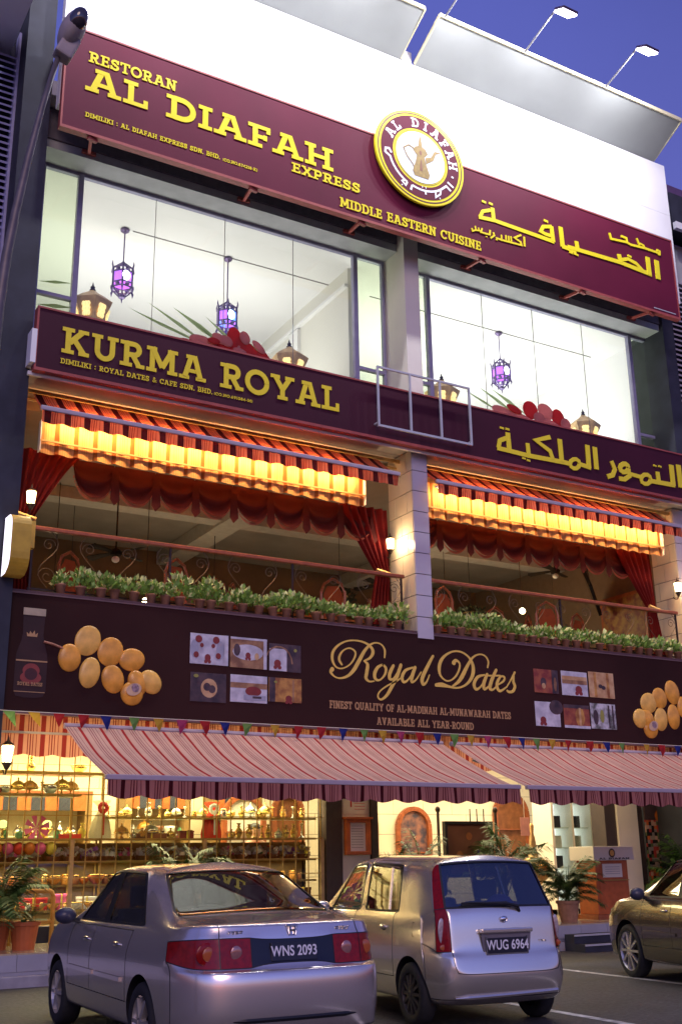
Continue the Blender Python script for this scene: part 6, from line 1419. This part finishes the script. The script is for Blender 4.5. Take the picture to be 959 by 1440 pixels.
# ------------------------------------------------ sedan
def sedan(loc, rz, label, pm, pl, sx=1, rim=6, tyre=.29, detail=True, rimm=None, wy=(-1.175,1.275), grp='cars parked nose in to the shops'):
    t = thing('parked_car', label, 'car', loc, rz, grp)
    C_ = [-1.58,-.82,-.06,.05,.90,1.62]   # cols 5..10
    lv = [ring(.76,-2.00,2.04,.21,.20,.20,cols=C_), ring(.81,-2.13,2.13,.27,.25,.25,cols=C_), ring(.835,-2.19,2.19,.40,.40,.40,cols=C_), ring(.845,-2.195,2.19,.64,.60,.60,cols=C_), ring(.842,-2.175,2.17,.695,.70,.66,cols=C_),
          ring(.840,-2.125,2.155,.715,.76,.68,cols=C_), ring(.812,-2.085,2.11,.925,.865,.77,cols=C_), ring(.775,-2.055,2.02,1.015,.945,.83,cols=C_)]
    g0 = [(0,-1.52,1.075),(.33,-1.51,1.07),(.66,-1.43,1.05),(.71,-1.30,1.02),(.735,-1.12,.985),(.745,-.98,.975),(.75,-.86,.97),(.755,-.05,.965),(.755,.05,.965),(.745,.84,.96),(.73,.98,.95),(.70,1.08,.93),(.60,1.16,.93),(.34,1.22,.955),(0,1.26,.965)]
    g1 = [(0,-.86,1.40),(.28,-.85,1.395),(.52,-.80,1.375),(.56,-.70,1.365),(.58,-.62,1.375),(.595,-.56,1.38),(.605,-.46,1.39),(.615,-.06,1.405),(.615,.04,1.405),(.60,.30,1.385),(.58,.34,1.355),(.55,.40,1.35),(.47,.44,1.37),(.25,.48,1.40),(0,.50,1.41)]
    g2 = [(0,-.68,1.468),(.24,-.67,1.46),(.40,-.62,1.44),(.44,-.55,1.435),(.46,-.48,1.44),(.47,-.42,1.44),(.48,-.38,1.445),(.49,-.06,1.455),(.49,.02,1.455),(.47,.14,1.445),(.46,.18,1.44),(.44,.22,1.435),(.38,.27,1.44),(.22,.30,1.45),(0,.32,1.455)]
    lv += [g0, g1, g2]
    def lab(l, k, s):
        S_ = 'L' if s < 0 else 'R'
        if l == 8:
            if k <= 1: return 'rear_screen'
            if k in (5,6): return 'side_window_b'+S_
            if k == 8: return 'side_window_a'+S_
            if k >= 12: return 'windscreen'
            if k == 7: return 'window_pillar_'+S_
            return 'pillar_'+S_
        if l >= 9: return 'roof'
        if l == 7: return 'boot_lid' if k <= 1 else ('bonnet' if k >= 11 else 'body_side_'+S_)
        if k <= 3 and 1 <= l <= 3: return 'rear_bumper'
        if l == 4: return 'rear_bumper' if k <= 3 else ('body_side_'+S_ if not 6 <= k <= 8 else ('rear_door_' if k < 8 else 'front_door_')+S_)
        if l == 5:
            if k == 0: return 'plate_panel'
            if k in (1,): return 'tail_lamp_b'+S_
            if k in (2,3): return 'tail_lamp_a'+S_
        if l == 6 and k <= 1: return 'boot_lid'
        if l == 6 and k >= 11: return 'bonnet'
        if l in (5,) and k in (11,12): return 'head_lamp_'+S_
        if 2 <= l <= 6 and k in (6,7): return 'rear_door_'+S_
        if 2 <= l <= 6 and k == 8: return 'front_door_'+S_
        if l <= 3 and k >= 11: return 'front_bumper'
        return 'body_side_'+S_
    bvh = build_car(t, 15, lv, lab, pm, tyre, [(wy[0],),(wy[1],)], .72, {7: (.55, 0, 4), 4: (.5, 0, 4), 2: (.25, 0, 14)})
    for x, s in ((-.735,-1),(.735,1)):
        for y in wy: wheel(t, x, y, tyre, .19, s, rim, rimm)
    MB().box(-.70,.70,-1.25,1.2,.25,.34).build('cabin_floor', BLACK, t); seats(t, (-.55,.35), .34); MB().box(-.62,.62,-1.42,-.82,.86,.91).build('parcel_shelf', SEATM, t, bevel=.02); MB().box(-.66,.66,.85,1.1,.55,.92).build('dashboard', BLACK, t, bevel=.05)
    MB().tube([(-.34+.17*math.cos(a),.72+.05*math.sin(a),.84+.16*math.sin(a)) for a in [i*.4 for i in range(16)]], .014, 6).build('steering_wheel', BLACK, t)
    for s in (-1,1):
        m = MB(); m.ell((0,0,0),.10,.075,.075,16,10); mo = m.build('wing_mirror', MIRB, t, smooth=True); mo.location = (s*.90,.80,1.0)
        MB().bar((-s*.13,.02,-.05),(-s*.04,.0,-.03),.05,.04).build('arm', BLACK, mo)
        for y in (-.55,.32):
            p = side_on(bvh, y, .82, s); h = MB(); h.ell((0,0,0),.022,.085,.020,14,8); ho = h.build('door_handle', CHROME, t, smooth=True); ho.location = (p.x+s*.008,p.y,p.z)
        for y0, y1 in ((-.72,-.02),(.06,.85)):
            b = MB()
            for q in range(6):
                ya, yb = y0+(y1-y0)*q/6, y0+(y1-y0)*(q+1)/6; a, c = side_on(bvh, ya, .56, s), side_on(bvh, yb, .56, s); b.bar((a.x+s*.006,a.y,a.z),(c.x+s*.006,c.y,c.z),.018,.034)
            b.build('side_moulding', pm, t)
    if detail:
        p, n = on(bvh, 0, .82); plate(t, pl, ((0,p.y-.006,.82), R(-8)), .36, .13, size=.115)
        b = MB(); b.bar((-.26,p.y-.004,.735),(.26,p.y-.004,.735),.006,.008); b.build('panel_trim', CHROME, t)
        decal_disc(t, bvh, -.64,.82,.08,.08,REDL,'lamp_ring',.0,sphere=.010); decal_disc(t, bvh, -.63,.82,.045,.05,AMBL,'lamp_lens',.006,sphere=.008,lab='clear round lens'); decal_disc(t, bvh, .63,.82,.045,.05,AMBL,'lamp_lens',.006,sphere=.008,lab='clear round lens')
        decal_disc(t, bvh, -.44,.825,.045,.05,CLEARL,'lamp_lens',.003,sphere=.008); decal_disc(t, bvh, .44,.825,.045,.05,CLEARL,'lamp_lens',.003,sphere=.008)
        p, n = on(bvh, 0, .965); b = MB(); b.tube([(-.045,0,.035),(-.03,0,-.035),(.03,0,-.035),(.045,0,.035)], .006, 6, closed=True); b.bar((-.022,0,.028),(-.016,0,-.028),.010); b.bar((.022,0,.028),(.016,0,-.028),.010); b.bar((-.02,0,0),(.02,0,0),.010); o = b.build('badge', CHROME, t, label='maker badge, a letter H in a rounded frame'); o.location = (0,p.y-.008,.965)
        def word(s_, x, z, h): 
            p, n = on(bvh, x, z); o = slab_text(s_, -.06, 0, .06, h, 0, 'badge_lettering', CHROME, t, .003, 'small chrome lettering '+s_); o.location = (x, p.y-.004, z)
        word('CITY', .42, .955, .022); word('VTEC', -.44, .955, .018)
        b = MB(); pts = []
        for i in range(13):
            x = -.78+i*.13; p, n = on(bvh, x, .375)
            if abs(x) < .56: pts.append((x, p.y+.008, .375))
        b.tube(pts, [.006]+[.02]*(len(pts)-2)+[.006], 8); b.build('bumper_lip', BLACK, t)
        b = MB()
        for z in (1.12,1.17,1.22,1.27,1.32): pass
        MB().tube([(.50,-1.9,.22),(.50,-2.10,.22)], .03, 10).build('exhaust', CHROME, t)
    t.scale = (sx*1.0, 1, 1) if sx != 1 else (1,1,1)
    return t
sedan((4.30,10.20,GZ), R(-2.6), 'silver sedan with number plate WNS 2093, seen from behind at lower left', SILVER, 'WNS 2093').scale = (1.045,1.08,1.02)
# ------------------------------------------------ hatchback
def hatch(loc, rz, label, pm, pl):
    t = thing('parked_car', label, 'car', loc, rz, 'cars parked nose in to the shops'); wy = (-1.14,1.25); tyre = .275
    C_ = [-1.50,-.80,-.10,.0,.86,1.56]; cx = (.30,.565,.67)
    def rg(W, yr, yf, zr, zs, zf, **k): return ring(W, yr, yf, zr, zs, zf, cols=C_, cx=cx)
    lv = [rg(.67,-1.62,1.66,.20,.20,.20), rg(.705,-1.735,1.74,.26,.25,.25), rg(.728,-1.795,1.79,.38,.40,.40), rg(.735,-1.80,1.79,.47,.58,.56), rg(.733,-1.765,1.77,.62,.66,.62), rg(.732,-1.735,1.76,.66,.72,.66), rg(.722,-1.715,1.73,.86,.87,.78), rg(.705,-1.695,1.66,.985,.945,.86)]
    g0 = [(0,-1.675,1.03),(.30,-1.67,1.03),(.58,-1.635,1.025),(.65,-1.55,1.01),(.675,-1.40,.99),(.685,-1.10,.985),(.69,-.90,.98),(.695,-.10,.975),(.695,0,.975),(.685,.84,.965),(.67,1.0,.95),(.64,1.10,.93),(.54,1.18,.93),(.30,1.24,.955),(0,1.27,.965)]
    g1 = [(0,-1.46,1.445),(.28,-1.455,1.44),(.51,-1.42,1.425),(.56,-1.34,1.41),(.58,-1.22,1.41),(.59,-1.02,1.415),(.595,-.84,1.42),(.605,-.10,1.44),(.605,-.01,1.44),(.595,.34,1.42),(.58,.42,1.41),(.55,.48,1.405),(.46,.53,1.42),(.25,.57,1.44),(0,.59,1.45)]
    g2 = [(0,-1.38,1.505),(.25,-1.37,1.50),(.40,-1.33,1.495),(.46,-1.26,1.49),(.48,-1.1,1.495),(.49,-.95,1.50),(.495,-.8,1.505),(.50,-.10,1.52),(.50,-.02,1.52),(.49,.22,1.505),(.47,.27,1.50),(.45,.31,1.495),(.38,.36,1.50),(.22,.40,1.505),(0,.42,1.51)]
    lv += [g0, g1, g2]
    def lab(l, k, s):
        S_ = 'L' if s < 0 else 'R'
        if l == 8:
            if k <= 1: return 'rear_screen'
            if k == 2: return 'lamp_strip_'+S_
            if k == 6: return 'side_window_b'+S_
            if k == 8: return 'side_window_a'+S_
            if k >= 12: return 'windscreen'
            return 'pillar_'+S_
        if l >= 9: return 'roof'
        if 3 <= l <= 7 and k <= 1: return 'tailgate'
        if l <= 4 and k <= 3 and l >= 1: return 'rear_bumper'
        if 5 <= l <= 7 and k == 2: return 'tail_lamp_'+S_
        if l == 7 and k >= 11: return 'bonnet'
        if l == 6 and k >= 11: return 'bonnet'
        if l == 5 and k in (11,12): return 'head_lamp_'+S_
        if 2 <= l <= 7 and k in (6,7): return 'rear_door_'+S_
        if 2 <= l <= 7 and k == 8: return 'front_door_'+S_
        return 'body_side_'+S_
    bvh = build_car(t, 15, lv, lab, pm, tyre, [(wy[0],),(wy[1],)], .63, {4: (.5, 2, 4), 3: (.4, 0, 2)})
    for x, s in ((-.645,-1),(.645,1)):
        for y in wy: wheel(t, x, y, tyre, .16, s, 12, mat('steel_wheel', (.05,.045,.042), .5, metal=.4) if not bpy.data.materials.get('steel_wheel') else bpy.data.materials['steel_wheel'])
    MB().box(-.60,.60,-1.5,1.2,.25,.34).build('cabin_floor', BLACK, t); seats(t, (-.80,.25), .30); MB().box(-.55,.55,-1.58,-1.1,.86,.90).build('parcel_shelf', SEATM, t, bevel=.02); MB().box(-.56,.56,.85,1.1,.55,.94).build('dashboard', BLACK, t, bevel=.05)
    o = MB().ell((0,0,0),.16,.10,.12).build('cushion', mat('cushion_blue', (.10,.09,.35), .8), t, smooth=True); o.location = (.15,-1.40,1.02); o = MB().ell((0,0,0),.14,.08,.05).build('cloth', mat('cloth_grey', (.4,.38,.36), .8), t, smooth=True); o.location = (.30,-1.5,.95)
    for s in (-1,1):
        mo = MB().ell((0,0,0),.09,.07,.065,16,10).build('wing_mirror', pm, t, smooth=True); mo.location = (s*.80,.82,.99); MB().bar((-s*.12,.02,-.03),(-s*.04,0,-.02),.05,.04).build('arm', BLACK, mo)
        for y in (-.60,.22):
            p = side_on(bvh, y, .84, s); ho = MB().ell((0,0,0),.02,.08,.022,14,8).build('door_handle', pm, t, smooth=True); ho.location = (p.x+s*.01,p.y,p.z)
            ho = MB().ell((0,0,0),.004,.05,.012,12,6).build('handle_recess', BLACK, t); ho.location = (p.x+s*.001,p.y,p.z-.022)
        a, c = side_on(bvh, -.66, 1.0, s), side_on(bvh, -.60, 1.39, s); MB().bar((a.x+s*.002,a.y,a.z),(c.x+s*.002,c.y,c.z),.012,.02).build('window_divider', pm, t)
        decal_disc(t, bvh, s*.62,.84,.038,.11,CLEARW,'lamp_lens',.002,sphere=.006,lab='clear reversing lens'); decal_disc(t, bvh, s*.62,.70,.036,.025,AMBL,'lamp_lens',.002,sphere=.006)
    b = MB(); q_ = [side_on(bvh, y, z, -1) for y, z in ((-1.40,.90),(-1.22,.90),(-1.22,.78),(-1.40,.78))]
    for i in range(4): b.bar(q_[i]+Vector((-.001,0,0)), q_[(i+1) % 4]+Vector((-.001,0,0)), .004)
    b.build('fuel_flap_gap', BLACK, t)
    p, n = on(bvh, 0, .72); py_ = p.y
    plate(t, pl, ((0,py_-.022,.705), R(-2)), .42, .13, size=.135)
    f = MB(); f.bar((-.222,py_-.020,.632),(.222,py_-.020,.632),.012,.014).bar((-.22,py_-.020,.63),(-.22,py_-.020,.78),.012,.014).bar((.22,py_-.020,.63),(.22,py_-.020,.78),.012,.014); f.build('plate_frame', mat('plate_frame_grey', (.12,.12,.13), .4), t)
    b = MB(); b.box(-.275,.275,-.035,.02,-.02,.022); o = b.build('handle_bar', pm, t, bevel=.012); o.location = (0,py_-.010,.83)
    b = MB(); b.poly([(-.27,0,.02),(.27,0,.02),(.245,0,-.20),(-.245,0,-.20)]); o = b.build('plate_recess', mat('recess_grey', (.20,.18,.20), .4, metal=.4), t); o.location = (0,py_-.010,.81)
    p, n = on(bvh, -.02, .925); o = MB().ell((0,0,0),.038,.010,.028,18,8).build('badge', CHROME, t, smooth=True, label='oval maker badge'); o.location = (0,p.y-.006,.925); b = MB(); b.tube([(-.036+.0,0,0)]+[( -.036*math.cos(a),0,.026*math.sin(a)) for a in [i*.35 for i in range(1,18)]], .004, 5); o = b.build('badge_rim', CHROME, t); o.location = (0,p.y-.014,.925)
    p, n = on(bvh, .12, 1.06); b = MB(); b.tube([(.21,p.y+.01,.96),(.16,p.y-.05,1.035),(.05,p.y-.05,1.06),(-.35,p.y-.02,1.075)], [.024,.020,.015,.010], 6); b.bar((-.42,p.y-.012,1.068),(.06,p.y-.028,1.066),.016,.026); b.ell((.21,p.y-.0,.955),.025,.025,.025); b.build('rear_wiper', BLACK, t)
    b = MB(); pts = []
    for i in range(11):
        x = -.55+i*.12; p, n = on(bvh, x, .29); pts.append((x, p.y-.010, .275+.05*abs(x)*0+.02*(x+.55)))
    b.tube(pts, [.006]+[.018]*9+[.006], 6); b.build('bumper_crease', pm, t)
    o = slab_text('VIVA', 0, 0, .09, .018, 0, 'badge_lettering', CHROME, t, .002, 'small chrome model lettering'); p, n = on(bvh, .42, .73); o.location = (.36,p.y-.004,.72)
    MB().lathe([(.012,0),(.008,.02),(.001,.03)], 8).build('aerial_base', BLACK, t).location = (0,-1.30,1.515)
    return t
hatch((7.08,10.47,GZ), R(-7), 'silver beige hatchback with number plate WUG 6964 and rear wiper, parked in the middle', SILVER2, 'WUG 6964').scale = (1.0,1.0,1.014)
sedan((11.38,9.93,GZ), R(-15.3), 'bronze grey saloon with ten spoke alloy wheel cut off by the right edge', BRONZE, '', rim=10, tyre=.315, detail=False).scale = (1,1,1.03)
